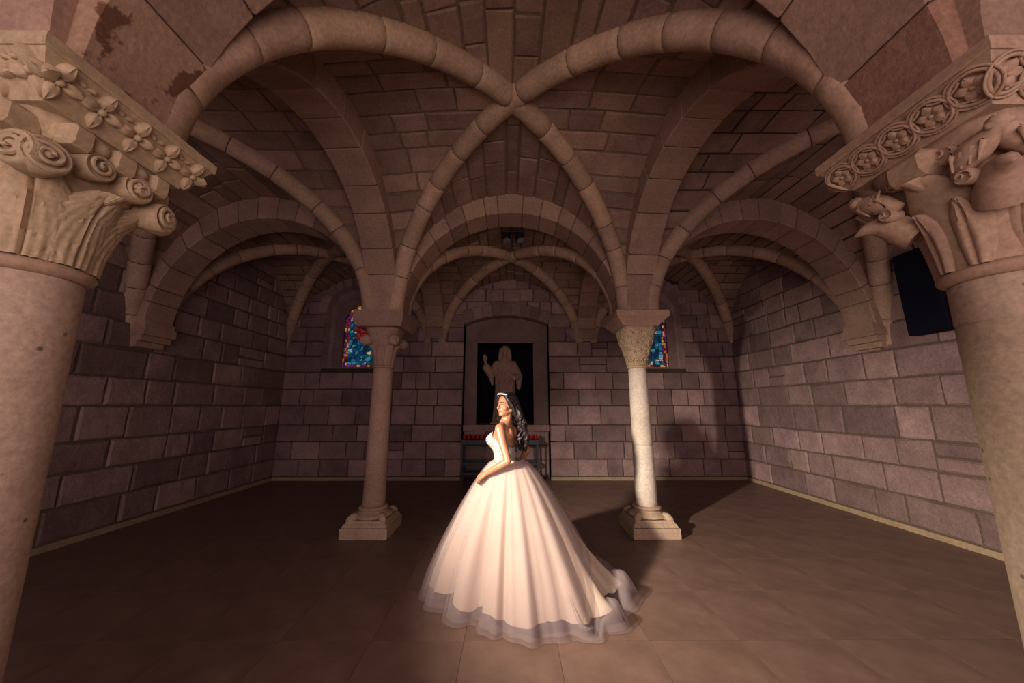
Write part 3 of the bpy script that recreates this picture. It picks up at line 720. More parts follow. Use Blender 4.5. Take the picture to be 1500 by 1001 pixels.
def petal_flower(name, parent, c, n, r, mat, petals=4, rot=PI / 4, width=0.36, hole=True, cup=0.25):
    e1, e2, n = frame(n); c = Vector(c); b = MB()
    for k in range(petals):
        a = rot + 2 * PI * k / petals; d = e1 * math.cos(a) + e2 * math.sin(a); s = e2 * math.cos(a) - e1 * math.sin(a)
        V = []; F = []; nj, ni = 8, 6
        for j in range(nj + 1):
            t = j / nj; w = r * width * (math.sin(PI * min(1, t ** 0.8)) ** 0.7 if 0 < t < 1 else 0.02)
            for i in range(ni + 1):
                q = -1 + 2 * i / ni; h = r * cup * (0.25 + 0.75 * math.sin(PI * t * 0.85)) * (1 - q * q * 0.9) - (0.08 * r if abs(q) < 0.01 else 0) - (0.02 if abs(q) > 0.99 else 0)
                V.append(c + d * (0.1 * r + t * r * 0.92) + s * (w * q) + n * h)
        for j in range(nj):
            for i in range(ni): z = j * (ni + 1) + i; F.append((z, z + 1, z + ni + 2, z + ni + 1))
        b.add(V, F)
    rb = r * 0.17
    b.tube([c - n * 0.01, c + n * r * cup * 0.6, c + n * r * cup * 0.9], [rb, rb, rb * 0.6], 10, up=e1)
    return auto_smooth(b.build(name, mat, parent), 60)
def bell_fn(r0, h1, zn=ZN, za=ZA, p=2.2):
    def f(z, th):
        t = max(0, min(1, (z - zn) / (za - zn))); c, s = abs(math.cos(th)), abs(math.sin(th))
        sq = h1 / max(c, s); sq = min(sq, h1 * 1.22); k = t ** p
        return r0 + (h1 * 0.86 - r0) * t ** 1.6 * (1 - k) + (sq - r0) * k
    return f
def bell_mesh(f, zn=ZN, za=ZA, seg=48, nz=14):
    secs = [[Vector((f(zn + (za - zn) * j / nz, 2 * PI * k / seg) * math.cos(2 * PI * k / seg), f(zn + (za - zn) * j / nz, 2 * PI * k / seg) * math.sin(2 * PI * k / seg), zn + (za - zn) * j / nz)) for k in range(seg)] for j in range(nz + 1)]
    return loft(secs)
def ring(r, z, t, seg=36): return lathe([(r - t, z - t), (r, z - t * 0.9), (r + t * 0.7, z - t * 0.45), (r + t * 0.85, z), (r + t * 0.7, z + t * 0.45), (r, z + t * 0.9), (r - t, z + t)], seg)
def shaft(parent, r0, r1, z0, z1, mat, joints=()):
    cuts = [z0, *joints, z1]
    for a, b in zip(cuts, cuts[1:]):
        prof = []; R = lambda z: r0 + (r1 - r0) * ((z - z0) / (z1 - z0)) ** 1.3
        prof = [(R(a) - 0.006, a)] + [(R(a + 0.008 + (b - a - 0.016) * k / 10), a + 0.008 + (b - a - 0.016) * k / 10) for k in range(11)] + [(R(b) - 0.006, b)]
        auto_smooth(mobj('shaft', *lathe(prof, 40), mat, parent), 50)
def base(parent, half, mat, z1=0.32, r=0.15, seg=36):
    b = MB(); b.frustum(half, half, 0.0, 0.12); b.build('plinth', mat, parent)
    b = MB(); b.frustum(half - 0.015, half - 0.03, 0.125, 0.165); b.frustum(half - 0.04, half - 0.055, 0.165, 0.195); b.build('plinth_step', mat, parent)
    prof = [(r + 0.02, 0.19), (r + 0.085, 0.195), (r + 0.105, 0.215), (r + 0.09, 0.245), (r + 0.04, 0.255), (r + 0.022, 0.275), (r + 0.03, 0.285), (r + 0.042, 0.30), (r + 0.03, 0.318), (r, 0.325)]
    auto_smooth(mobj('base_moulding', *lathe(prof, seg), mat, parent), 60)
    for sx in (-1, 1):
        for sy in (-1, 1):
            q = MB(); d = Vector((sx, sy, 0)).normalized(); p = d * (r + 0.07)
            q.tube([p + Vector((0, 0, 0.225)), p + d * 0.05 + Vector((0, 0, 0.222)), p + d * 0.10 + Vector((0, 0, 0.205)), p + d * 0.125 + Vector((0, 0, 0.198))], [0.045, 0.05, 0.035, 0.008], 8)
            auto_smooth(q.build('corner_spur', mat, parent), 70)
def abacus(parent, half_t, half_b, mat, z0=ZA, z1=ZS, band=0.055):
    b = MB(); b.frustum(half_b, half_t - 0.012, z0 + 0.012, z1 - band); b.frustum(half_b - 0.006, half_b, z0, z0 + 0.012)
    b.frustum(half_t - 0.006, half_t, z1 - band, z1 - band + 0.008); b.frustum(half_t, half_t, z1 - band + 0.008, z1 - 0.008); b.frustum(half_t, half_t - 0.01, z1 - 0.008, z1)
    return b.build('abacus', mat, parent)
# ---- near column with acanthus leaves, volutes and four-petalled flowers
cl = tag(empty('column', (-XN, YN, 0)), 'stone column with acanthus and volute capital under four-petalled flower frieze', 'column')
base(cl, 0.30, M['base'], r=0.176); shaft(cl, 0.176, 0.150, 0.325, ZN - 0.03, M['shaft'])
cap = mobj('capital', *bell_mesh(bell_fn(0.145, 0.245)), M['carved'], cl, True)
auto_smooth(mobj('neck_ring', *ring(0.152, ZN, 0.03), M['carved_red'], cl), 60)
bf = bell_fn(0.145, 0.245)
for k in range(8):
    b = MB(); leaf(b, k * PI / 4 + PI / 8 * 0, ZN + 0.02, ZN + (0.34 if k % 2 == 0 else 0.36), 0.092, bf, 0.022, 0.085, grooves=11, gd=0.013, na=28, nt=26); auto_smooth(b.build('acanthus_leaf', M['carved'], cap), 75)
for q in range(4):
    a = q * PI / 2; n = Vector((math.cos(a), math.sin(a), 0)); s = Vector((-n.y, n.x, 0))
    zf = ZN + 0.42
    volute('volute', cap, n * 0.262 + s * 0.215 + Vector((0, 0, zf - 0.06)), n + s * 0.25, 0.068, M['carved'], 1.9, 0.09, 1)
    volute('volute', cap, n * 0.262 - s * 0.215 + Vector((0, 0, zf - 0.06)), n - s * 0.25, 0.068, M['carved'], 1.9, 0.09, -1)
    volute('volute', cap, n * 0.275 + s * 0.072 + Vector((0, 0, zf + 0.0)), n, 0.062, M['carved'], 1.6, 0.09, -1, flower=True)
    volute('volute', cap, n * 0.275 - s * 0.072 + Vector((0, 0, zf + 0.0)), n, 0.055, M['carved'], 1.7, 0.09, 1)
    for sv, w in ((0, 0.045), (-0.15, 0.04), (0.15, 0.04)):
        bb = bmesh.new(); box(bb, -0.06, 0.05, -w, w, -0.045, 0.045, 0.014); o = bobj('block', bb, M['carved'], cap); o.location = n * 0.245 + s * sv + Vector((0, 0, ZA - 0.062)); o.rotation_euler = (0, 0, a)
    for sv in (-0.075, 0.075):
        b = MB(); p = n * 0.23 + s * sv + Vector((0, 0, ZA - 0.05)); b.tube([p, p + n * 0.04, p + n * 0.055], [0.032, 0.032, 0.012], 10); auto_smooth(b.build('bud', M['carved'], cap), 70)
ab = abacus(cl, 0.345, 0.262, M['carved'])
for q in range(4):
    a = q * PI / 2; n = Vector((math.cos(a), math.sin(a), 0)); s = Vector((-n.y, n.x, 0))
    nn = (n * 0.125 + Vector((0, 0, -0.083))).normalized()
    for k in range(5):
        sv = -0.262 + 0.131 * k; c = n * 0.303 + s * sv + Vector((0, 0, ZA + 0.074))
        petal_flower('flower', ab, c, nn, 0.077, M['carved'], 4, 0.0, 0.36, cup=0.28)
    for k in range(4):
        sv = -0.197 + 0.131 * k; c = n * 0.315 + s * sv + Vector((0, 0, ZA + 0.112)); b = MB()
        for h in (-1, 1):
            p0 = c - nn * 0.004; d = (s * h * 0.8 + Vector((0, 0, 0.35))); b.tube([p0, p0 + d * 0.02 + nn * 0.012, p0 + d * 0.045], [0.004, 0.012, 0.002], 6)
        auto_smooth(b.build('sepal', M['carved'], ab), 70)
# ---- near column with rosettes and animal carving
cr = tag(empty('column', (XNR, YN, 0)), 'stone column with worn animal carving under rosette scroll frieze', 'column')
base(cr, 0.30, M['base'], r=0.176); shaft(cr, 0.176, 0.150, 0.325, ZN - 0.03, M['shaft'], joints=(1.93,))
bf2 = bell_fn(0.145, 0.245, p=2.6)
cap = mobj('capital', *bell_mesh(bf2), M['carved_red'], cr, True)
auto_smooth(mobj('neck_ring', *ring(0.152, ZN, 0.03), M['carved_red'], cr), 60)
for q in range(4):
    a = q * PI / 2; n = Vector((math.cos(a), math.sin(a), 0)); s = Vector((-n.y, n.x, 0)); dg = (n + s).normalized()
    b = MB(); leaf(b, a, ZN + 0.02, ZN + 0.42, 0.10, bf2, 0.018, 0.10, grooves=0, na=14, nt=20); auto_smooth(b.build('broad_leaf', M['carved_red'], cap), 75)
    for off in (-0.5, 0.5):
        b = MB(); leaf(b, a + off * 0.62, ZN + 0.02, ZN + 0.30, 0.038, bf2, 0.03, 0.02, grooves=3, gd=0.008, na=10, nt=14); auto_smooth(b.build('narrow_leaf', M['carved_red'], cap), 75)
    # horn-like leaf tip at the corner
    b = MB(); p = dg * 0.19 + Vector((0, 0, ZN + 0.24)); path = [p + dg * (0.2 * t) + Vector((0, 0, 0.09 * math.sin(PI * t * 0.75))) for t in (0, 0.2, 0.4, 0.6, 0.8, 1.0)]
    b.tube(path, [0.07, 0.07, 0.06, 0.045, 0.028, 0.006], 10); auto_smooth(b.build('corner_horn', M['carved_red'], cap), 80)
    # little beast: body, head and limbs as one lump of carving on each side of the corner
    for h in (-1, 1):
        ax = n if h < 0 else s; sd = s if h < 0 else n
        b = MB(); p = ax * 0.225 + sd * 0.19 + Vector((0, 0, ZN + 0.43))
        b.tube([p - sd * 0.09 - Vector((0, 0, 0.07)), p - sd * 0.045 + ax * 0.02 - Vector((0, 0, 0.03)), p + sd * 0.0 + ax * 0.025, p + sd * 0.045 + ax * 0.02 + Vector((0, 0, 0.025)), p + sd * 0.075 + ax * 0.03 + Vector((0, 0, 0.045)), p + sd * 0.10 + ax * 0.02 + Vector((0, 0, 0.03))], [0.02, 0.042, 0.05, 0.034, 0.034, 0.008], 10)
        for i in range(4): b.tube([p - sd * (0.06 - 0.03 * i) + ax * 0.05 + Vector((0, 0, 0.035 - 0.005 * i)), p - sd * (0.05 - 0.03 * i) + ax * 0.062 - Vector((0, 0, 0.01)), p - sd * (0.07 - 0.025 * i) + ax * 0.045 - Vector((0, 0, 0.06))], [0.005, 0.011, 0.004], 6)
        auto_smooth(b.build('carved_bird', M['carved_red'], cap), 80)
        volute('volute', cap, ax * 0.255 + sd * 0.09 + Vector((0, 0, ZN + 0.47)), ax, 0.036, M['carved_red'], 1.5, 0.06, h)
        volute('volute', cap, ax * 0.262 + sd * 0.14 + Vector((0, 0, ZN + 0.34)), ax, 0.03, M['carved_red'], 1.3, 0.06, -h)
    bb = bmesh.new(); box(bb, -0.09, 0.065, -0.085, 0.085, -0.06, 0.06, 0.03); o = bobj('boss', bb, M['carved_red'], cap); o.location = n * 0.25 + Vector((0, 0, ZA - 0.075)); o.rotation_euler = (0, 0, a)
ab = abacus(cr, 0.345, 0.262, M['carved_red'])
for q in range(4):
    a = q * PI / 2; n = Vector((math.cos(a), math.sin(a), 0)); s = Vector((-n.y, n.x, 0)); nn = (n * 0.125 + Vector((0, 0, -0.083))).normalized()
    up = nn.cross(s).normalized()
    if up.z < 0: up = -up
    b = MB()
    for sgn in (-1, 1):
        for k in range(4):
            for dl in (0.0, 0.016):
                c = n * 0.304 + s * (-0.195 + 0.13 * k) * 0.97 + Vector((0, 0, ZA + 0.074)) + up * sgn * (0.062 - dl)
                b.tube([c + s * (0.05 * i / 4) - up * sgn * 0.022 * (1 - (i / 4) ** 2) + nn * 0.003 for i in range(-4, 5)], 0.0055, 6, up=nn)
    auto_smooth(b.build('scroll_vine', M['carved_red'], ab), 70)
    for k in range(5):
        sv = -0.26 + 0.13 * k; c = n * 0.303 + s * sv * 0.97 + Vector((0, 0, ZA + 0.074))
        petal_flower('rosette', ab, c, nn, 0.046, M['carved_red'], 5, 0.3, 0.55, cup=0.3)
        b = MB()
        for R_, r_ in ((0.058, 0.0075), (0.070, 0.005)): b.tube([c + s * (R_ * 1.08 * math.cos(2 * PI * i / 20)) + up * (R_ * math.sin(2 * PI * i / 20)) + nn * 0.004 for i in range(21)], r_, 6, up=nn)
        auto_smooth(b.build('vine_ring', M['carved_red'], ab), 70)
# ---- far column, reddish, plain volutes
cf = tag(empty('column', (-XF, YF, 0)), 'reddish stone column with weathered volute capital beside stained window', 'column')
base(cf, 0.29, M['base'], r=0.145); shaft(cf, 0.142, 0.128, 0.325, ZN - 0.02, M['arch'], joints=(0.80,))
bf3 = bell_fn(0.125, 0.235)
cap = mobj('capital', *bell_mesh(bf3), M['arch'], cf, True); auto_smooth(mobj('neck_ring', *ring(0.132, ZN, 0.02, 28), M['arch'], cf), 60)
for k in range(8):
    b = MB(); leaf(b, k * PI / 4, ZN + 0.02, ZN + 0.30, 0.06, bf3, 0.012, 0.035, grooves=3, gd=0.005, na=10, nt=12); auto_smooth(b.build('acanthus_leaf', M['arch'], cap), 75)
for q in range(4):
    a = q * PI / 2; n = Vector((math.cos(a), math.sin(a), 0)); s = Vector((-n.y, n.x, 0))
    for h in (-1, 1): volute('volute', cap, n * 0.225 + s * h * 0.2 + Vector((0, 0, ZN + 0.36)), n + s * h * 0.3, 0.07, M['arch'], 1.6, 0.08, h)
b = MB(); b.frustum(0.30, 0.335, ZA - 0.02, ZA + 0.05); b.frustum(0.335, 0.335, ZA + 0.05, ZS); b.build('abacus', M['arch'], cf)
# ---- far column, pale polished, interlaced capital
cg = tag(empty('column', (XF, YF, 0)), 'pale stone column with interlaced vine capital lit by the strobe', 'column')
base(cg, 0.29, M['base'], r=0.14); shaft(cg, 0.138, 0.122, 0.325, ZN - 0.02, M['shaft_pale'], joints=(1.08, 1.42))
bf4 = bell_fn(0.125, 0.232, p=1.5)
cap = mobj('capital', *bell_mesh(bf4), M['carved'], cg, True); auto_smooth(mobj('neck_ring', *ring(0.128, ZN, 0.02, 28), M['carved'], cg), 60)
rnd = random.Random(5)
for k in range(16):
    for j in range(4):
        th0 = 2 * PI * (k + 0.5 * (j % 2)) / 16; z0 = ZN + 0.085 + 0.125 * j; fl_ = 1 if (k + j) % 2 else -1
        path = []; R = 0.062 + 0.008 * j
        for i in range(15):
            t = i / 14; aa = fl_ * (0.4 + 2 * PI * 1.35 * t); rr = R * (1 - 0.72 * t)
            th = th0 + rr * math.cos(aa) / bf4(z0, th0); z = z0 + rr * math.sin(aa) * 1.0; r = bf4(z, th) + 0.006
            path.append((r * math.cos(th), r * math.sin(th), z))
        b = MB(); b.tube(path, [0.012 - 0.004 * i / 14 for i in range(15)], 6); auto_smooth(b.build('vine_curl', M['carved'], cap), 80)
abacus(cg, 0.355, 0.25, M['carved_red'], band=0.09)
b = MB(); b.frustum(0.27, 0.24, ZS, ZS + 0.16); b.build('springer', M['arch'], cg)

# ================================================================== FURNISHINGS
# loudspeaker on the side wall
sp = tag(empty('loudspeaker', (BX - 0.035, 3.99, 2.99)), 'tall black loudspeaker mounted on the ashlar wall', 'speaker')
sp.rotation_euler = (0, 0, 0)
bb = bmesh.new(); box(bb, -0.17, -0.05, -0.21, 0.21, -0.53, 0.53, 0.012); bobj('cabinet', bb, M['speaker'], sp)
bb = bmesh.new(); box(bb, -0.178, -0.165, -0.19, 0.19, -0.51, 0.51, 0.004); bobj('grille', bb, M['speaker'], sp)
for z in (-0.3, 0.3): bb = bmesh.new(); box(bb, -0.06, 0.0, -0.05, 0.05, z - 0.05, z + 0.05); bobj('bracket', bb, M['fixture'], sp)
# twin floodlight under the far arch
ft = tag(empty('floodlight', (0.0, YF + 0.32, 4.33)), 'small black twin floodlight fixed above the statue niche arch', 'light fixture')
bb = bmesh.new(); box(bb, -0.14, 0.22, -0.05, 0.05, 0.02, 0.06, 0.008); bobj('mounting_bar', bb, M['fixture'], ft)
for x, tl in ((-0.06, 0.0), (0.13, 0.5)):
    b = MB(); d = Vector((tl * 0.4, -0.15, -1)).normalized(); p = Vector((x, 0, 0.03)); b.tube([p, p + d * 0.03, p + d * 0.06, p + d * 0.15], [0.03, 0.055, 0.07, 0.075], 14); hd = auto_smooth(b.build('lamp_head', M['fixture'], ft), 50)
    b = MB(); q = p + d * 0.148; b.tube([q, q + d * 0.008], [0.062, 0.062], 14); b.build('lens', M['lens'], hd)
bb = bmesh.new(); box(bb, -0.02, 0.02, -0.09, -0.04, 0.03, 0.12); bobj('bracket', bb, M['fixture'], ft)

# votive candle stand
st = tag(empty('candle_stand', (-0.22, YB - 0.34, 0)), 'dark blue iron votive candle stand below the statue niche', 'candle stand')
SW, SD = 0.81, 0.20
for sx in (-1, 1):
    for sy in (-1, 1):
        bb = bmesh.new(); x, y = sx * (SW - 0.03), sy * (SD - 0.03); box(bb, x - 0.02, x + 0.02, y - 0.02, y + 0.02, 0.0, 0.81, 0.004); bobj('leg', bb, M['iron'], st)
for z, h, y0, y1 in ((0.80, 0.10, -SD, SD),):
    bb = bmesh.new(); box(bb, -SW, SW, y0, y1, z, z + h, 0.006); bobj('top_tray', bb, M['iron'], st)
for z in (0.20, 0.40):
    for sy in (-1, 1): bb = bmesh.new(); box(bb, -SW + 0.03, SW - 0.03, sy * (SD - 0.03) - 0.015, sy * (SD - 0.03) + 0.015, z, z + 0.05); bobj('rail', bb, M['iron'], st)
for sx in (-1, 1): bb = bmesh.new(); box(bb, sx * (SW - 0.03) - 0.015, sx * (SW - 0.03) + 0.015, -SD + 0.03, SD - 0.03, 0.40, 0.44); bobj('side_rail', bb, M['iron'], st)
bb = bmesh.new(); box(bb, -SW + 0.05, SW - 0.05, -SD + 0.05, SD - 0.05, 0.205, 0.225); bobj('lower_shelf', bb, M['iron'], st)
cup = None
for row, (yy, zz) in enumerate(((-SD + 0.09, 0.901), (0.09, 0.901))):
    for k in range(17):
        x = -SW + 0.06 + (2 * SW - 0.12) * k / 16
        if cup is None:
            root = tag(empty('votive_candle'), 'small red glass votive candle on the iron stand', 'candle', 'votive candles on the iron stand')
            g = auto_smooth(mobj('glass_cup', *lathe([(0.024, 0.0), (0.030, 0.006), (0.036, 0.07), (0.038, 0.085), (0.033, 0.085), (0.030, 0.06), (0.004, 0.055)], 16), M['redglass'], root), 50)
            wx = mobj('wax', *lathe([(0.0295, 0.052), (0.0300, 0.066), (0.004, 0.068)], 14), M['wax'], root)
            wk = mobj('wick', *lathe([(0.002, 0.066), (0.0015, 0.078)], 6), M['fixture'], root)
            cup = (root, [g, wx, wk]); r = root
        else:
            r = cup[0].copy(); COL.objects.link(r)
            for ch in cup[1]: c = ch.copy(); COL.objects.link(c); c.parent = r
        r.location = (-0.22 + x, YB - 0.34 + yy, zz)

# ================================================================== FIGURES
class Blob:
    """joins balls and tapered limbs into one skin"""
    def __init__(s): s.bm = bmesh.new()
    def ball(s, c, r, sc=(1, 1, 1), rot=None, sub=3):
        m = Matrix.Translation(Vector(c)) @ (rot.to_4x4() if rot else Matrix.Identity(4)) @ Matrix.Diagonal((*[r * k for k in sc], 1))
        bmesh.ops.create_icosphere(s.bm, subdivisions=sub, radius=1.0, matrix=m)
    def limb(s, a, b, ra, rb, sub=2):
        t = bmesh.new(); bmesh.ops.create_icosphere(t, subdivisions=sub, radius=ra, matrix=Matrix.Translation(Vector(a))); bmesh.ops.create_icosphere(t, subdivisions=sub, radius=rb, matrix=Matrix.Translation(Vector(b)))
        r = bmesh.ops.convex_hull(t, input=t.verts[:]); bmesh.ops.delete(t, geom=[g for g in r['geom_interior'] if isinstance(g, bmesh.types.BMVert)], context='VERTS')
        me = bpy.data.meshes.new('t'); t.to_mesh(me); t.free(); s.bm.from_mesh(me); bpy.data.meshes.remove(me)
    def chain(s, pts, rad):
        for i in range(len(pts) - 1): s.limb(pts[i], pts[i + 1], rad[i], rad[i + 1])
    def mesh(s, V, F):
        me = bpy.data.meshes.new('t'); me.from_pydata([tuple(v) for v in V], [], F); s.bm.from_mesh(me); bpy.data.meshes.remove(me)
    def skin(s, name, mat, parent, voxel, smooth=6, fac=0.5, sculpt=None):
        me = bpy.data.meshes.new('t'); bmesh.ops.recalc_face_normals(s.bm, faces=s.bm.faces[:]); s.bm.to_mesh(me); s.bm.free()
        t = bpy.data.objects.new('t', me); COL.objects.link(t)
        r = t.modifiers.new('r', 'REMESH'); r.mode = 'VOXEL'; r.voxel_size = voxel; r.use_smooth_shade = True
        if smooth: k = t.modifiers.new('s', 'SMOOTH'); k.iterations = smooth; k.factor = fac
        dg = bpy.context.evaluated_depsgraph_get(); ev = t.evaluated_get(dg); out = bpy.data.meshes.new_from_object(ev)
        bpy.data.objects.remove(t); bpy.data.meshes.remove(me); out.name = name
        if sculpt:
            for v in out.vertices: v.co = sculpt(v.co)
        out.materials.clear(); out.materials.append(mat)
        out.polygons.foreach_set('use_smooth', [True] * len(out.polygons))
        o = bpy.data.objects.new(name, out); COL.objects.link(o)
        if parent: o.parent = parent
        return o
# ---- statue in the shrine: robed standing figure, one hand raised
SX, SY, SZ = -0.14, YB + D1 + 0.42, FZ0
sr = tag(empty('statue', (SX, SY, SZ + 0.002)), 'brown stone robed statue with raised hand in the dark niche', 'statue')
B = Blob()
robe = [(0.30, 0.24, 0.0), (0.285, 0.225, 0.15), (0.25, 0.19, 0.5), (0.235, 0.17, 0.85), (0.245, 0.165, 1.05), (0.25, 0.16, 1.25), (0.23, 0.14, 1.42), (0.13, 0.10, 1.52), (0.075, 0.075, 1.58)]
secs = []
for (a, c, z) in robe:
    loop = []
    for k in range(64):
        th = 2 * PI * k / 64; f = 1 + (0.06 * math.sin(th * 9 + 1.2) + 0.035 * math.sin(th * 15 + z * 2)) * max(0, 1 - z / 1.2)
        loop.append(Vector((a * f * math.cos(th), c * f * math.sin(th), z)))
    secs.append(loop)
B.mesh(*loft(secs))
B.limb((0, 0, 1.5), (0, -0.01, 1.66), 0.06, 0.058)
B.ball((0, -0.02, 1.735), 0.1, (0.82, 0.95, 1.2)); B.ball((0, 0.015, 1.74), 0.118, (0.95, 0.95, 1.12))           # face, hair
for s in (-1, 1): B.chain([(s * 0.09, 0.0, 1.76), (s * 0.115, 0.0, 1.64), (s * 0.12, -0.02, 1.52)], [0.045, 0.05, 0.04])
B.ball((0, -0.1, 1.66), 0.04, (0.9, 0.8, 1.2)); B.ball((0, -0.118, 1.735), 0.016, (0.9, 1, 1.6))
# raised arm with a wide sleeve
B.chain([(-0.2, -0.02, 1.40), (-0.33, -0.07, 1.14)], [0.09, 0.085]); B.chain([(-0.33, -0.07, 1.14), (-0.43, -0.17, 1.30)], [0.09, 0.105])
B.chain([(-0.33, -0.05, 1.08), (-0.30, -0.03, 0.92)], [0.06, 0.03])
B.chain([(-0.43, -0.17, 1.30), (-0.465, -0.21, 1.44)], [0.045, 0.034]); B.ball((-0.47, -0.22, 1.49), 0.042, (0.9, 0.55, 1.1))
for k, (dx, ln) in enumerate(((-0.032, 0.06), (-0.011, 0.085), (0.011, 0.08), (0.03, 0.045))):
    p = Vector((-0.47 + dx, -0.222, 1.52)); B.chain([p, p + Vector((dx * 0.2, -0.006, ln * 0.6)), p + Vector((dx * 0.3, -0.02 if k < 3 else -0.035, ln))], [0.0125, 0.012, 0.011])
B.chain([(-0.435, -0.22, 1.475), (-0.415, -0.235, 1.51), (-0.41, -0.245, 1.54)], [0.014, 0.013, 0.011])
# lowered arm, bent with draped sleeve, hand to the breast
B.chain([(0.2, 0.0, 1.40), (0.33, -0.03, 1.12)], [0.09, 0.09]); B.chain([(0.33, -0.03, 1.12), (0.22, -0.17, 1.06)], [0.09, 0.075]); B.chain([(0.34, -0.02, 1.1), (0.33, -0.02, 0.84)], [0.085, 0.05])
B.chain([(0.22, -0.17, 1.06), (0.13, -0.2, 1.12)], [0.04, 0.034]); B.ball((0.09, -0.2, 1.15), 0.042, (1.1, 0.55, 0.9))
for k in range(4): p = Vector((0.06, -0.205, 1.125 + 0.02 * k)); B.chain([p, p + Vector((-0.03, -0.004, 0.012)), p + Vector((-0.055 + 0.006 * k, 0.0, 0.016))], [0.012, 0.0115, 0.0105])
B.chain([(0.1, -0.205, 1.18), (0.085, -0.21, 1.215), (0.07, -0.21, 1.235)], [0.013, 0.012, 0.0105])
# mantle folds
for k in range(5):
    x = -0.14 + 0.075 * k; B.chain([(x * 1.1, -0.165, 1.28 - 0.05 * k), (x * 0.8 + 0.03, -0.2, 0.8), (x * 1.25, -0.225, 0.1)], [0.014, 0.03, 0.026])
B.skin('figure', M['statue'], sr, 0.009, 3, sculpt=lambda c: c * 1.045)
bb = bmesh.new(); box(bb, -0.34, 0.34, -0.28, 0.28, -0.0, 0.05, 0.01); bobj('pedestal', bb, M['statue'], sr)
# ==PART3==
# ================================================================== THE BRIDE
M['skin'] = None
def skin_mat():
    m, nt, b = nodes('skin'); L = nt.links
    tc = N(nt, 'ShaderNodeTexCoord'); n = N(nt, 'ShaderNodeTexNoise'); n.inputs['Scale'].default_value = 14; L.new(tc.outputs['Object'], n.inputs['Vector'])
    r = N(nt, 'ShaderNodeValToRGB'); r.color_ramp.elements[0].color = (0.40, 0.185, 0.10, 1); r.color_ramp.elements[1].color = (0.48, 0.235, 0.135, 1); L.new(n.outputs['Fac'], r.inputs['Fac']); L.new(r.outputs['Color'], b.inputs['Base Color'])
    b.inputs['Roughness'].default_value = 0.42; b.inputs['Subsurface Weight'].default_value = 0.08; b.inputs['Subsurface Radius'].default_value = (0.01, 0.004, 0.002)
    return m
M['skin'] = skin_mat()
def hair_mat():
    m, nt, b = nodes('hair'); L = nt.links
    tc = N(nt, 'ShaderNodeTexCoord'); mp = N(nt, 'ShaderNodeMapping'); mp.inputs['Scale'].default_value = (90, 90, 5); L.new(tc.outputs['Object'], mp.inputs['Vector'])
    n = N(nt, 'ShaderNodeTexNoise'); n.inputs['Scale'].default_value = 1.6; n.inputs['Detail'].default_value = 4; L.new(mp.outputs['Vector'], n.inputs['Vector'])
    r = N(nt, 'ShaderNodeValToRGB'); r.color_ramp.elements[0].color = (0.008, 0.006, 0.008, 1); r.color_ramp.elements[1].color = (0.035, 0.024, 0.024, 1); L.new(n.outputs['Fac'], r.inputs['Fac']); L.new(r.outputs['Color'], b.inputs['Base Color'])
    bp = N(nt, 'ShaderNodeBump'); bp.inputs['Strength'].default_value = 0.6; bp.inputs['Distance'].default_value = 0.01; L.new(n.outputs['Fac'], bp.inputs['Height']); L.new(bp.outputs['Normal'], b.inputs['Normal'])
    b.inputs['Roughness'].default_value = 0.36; return m
M['hair'] = hair_mat()
def lace_mat():
    m, nt, b = nodes('beaded_lace'); L = nt.links
    tc = N(nt, 'ShaderNodeTexCoord'); v = N(nt, 'ShaderNodeTexVoronoi'); v.inputs['Scale'].default_value = 42; v.feature = 'DISTANCE_TO_EDGE'; L.new(tc.outputs['Object'], v.inputs['Vector'])
    n = N(nt, 'ShaderNodeTexNoise'); n.inputs['Scale'].default_value = 24; L.new(tc.outputs['Object'], n.inputs['Vector'])
    ad = N(nt, 'ShaderNodeMath', operation='MULTIPLY'); L.new(v.outputs['Distance'], ad.inputs[0]); ad.inputs[1].default_value = 5
    r = N(nt, 'ShaderNodeValToRGB'); r.color_ramp.elements[0].position = 0.1; r.color_ramp.elements[1].position = 0.45; r.color_ramp.elements[0].color = (0.20, 0.17, 0.18, 1); r.color_ramp.elements[1].color = (0.66, 0.60, 0.56, 1)
    L.new(ad.outputs[0], r.inputs['Fac']); L.new(r.outputs['Color'], b.inputs['Base Color'])
    bp = N(nt, 'ShaderNodeBump'); bp.inputs['Strength'].default_value = 0.5; bp.inputs['Distance'].default_value = 0.006; L.new(ad.outputs[0], bp.inputs['Height']); L.new(bp.outputs['Normal'], b.inputs['Normal'])
    b.inputs['Roughness'].default_value = 0.4; return m
M['lace'] = lace_mat()
def satin_mat():
    m, nt, b = nodes('champagne_satin'); L = nt.links
    tc = N(nt, 'ShaderNodeTexCoord'); n = N(nt, 'ShaderNodeTexNoise'); n.inputs['Scale'].default_value = 2.2; L.new(tc.outputs['Object'], n.inputs['Vector'])
    r = N(nt, 'ShaderNodeValToRGB'); r.color_ramp.elements[0].color = (0.54, 0.41, 0.30, 1); r.color_ramp.elements[1].color = (0.66, 0.545, 0.42, 1); L.new(n.outputs['Fac'], r.inputs['Fac']); L.new(r.outputs['Color'], b.inputs['Base Color'])
    b.inputs['Roughness'].default_value = 0.6; b.inputs['Sheen Weight'].default_value = 0.3; return m
M['satin'] = satin_mat()
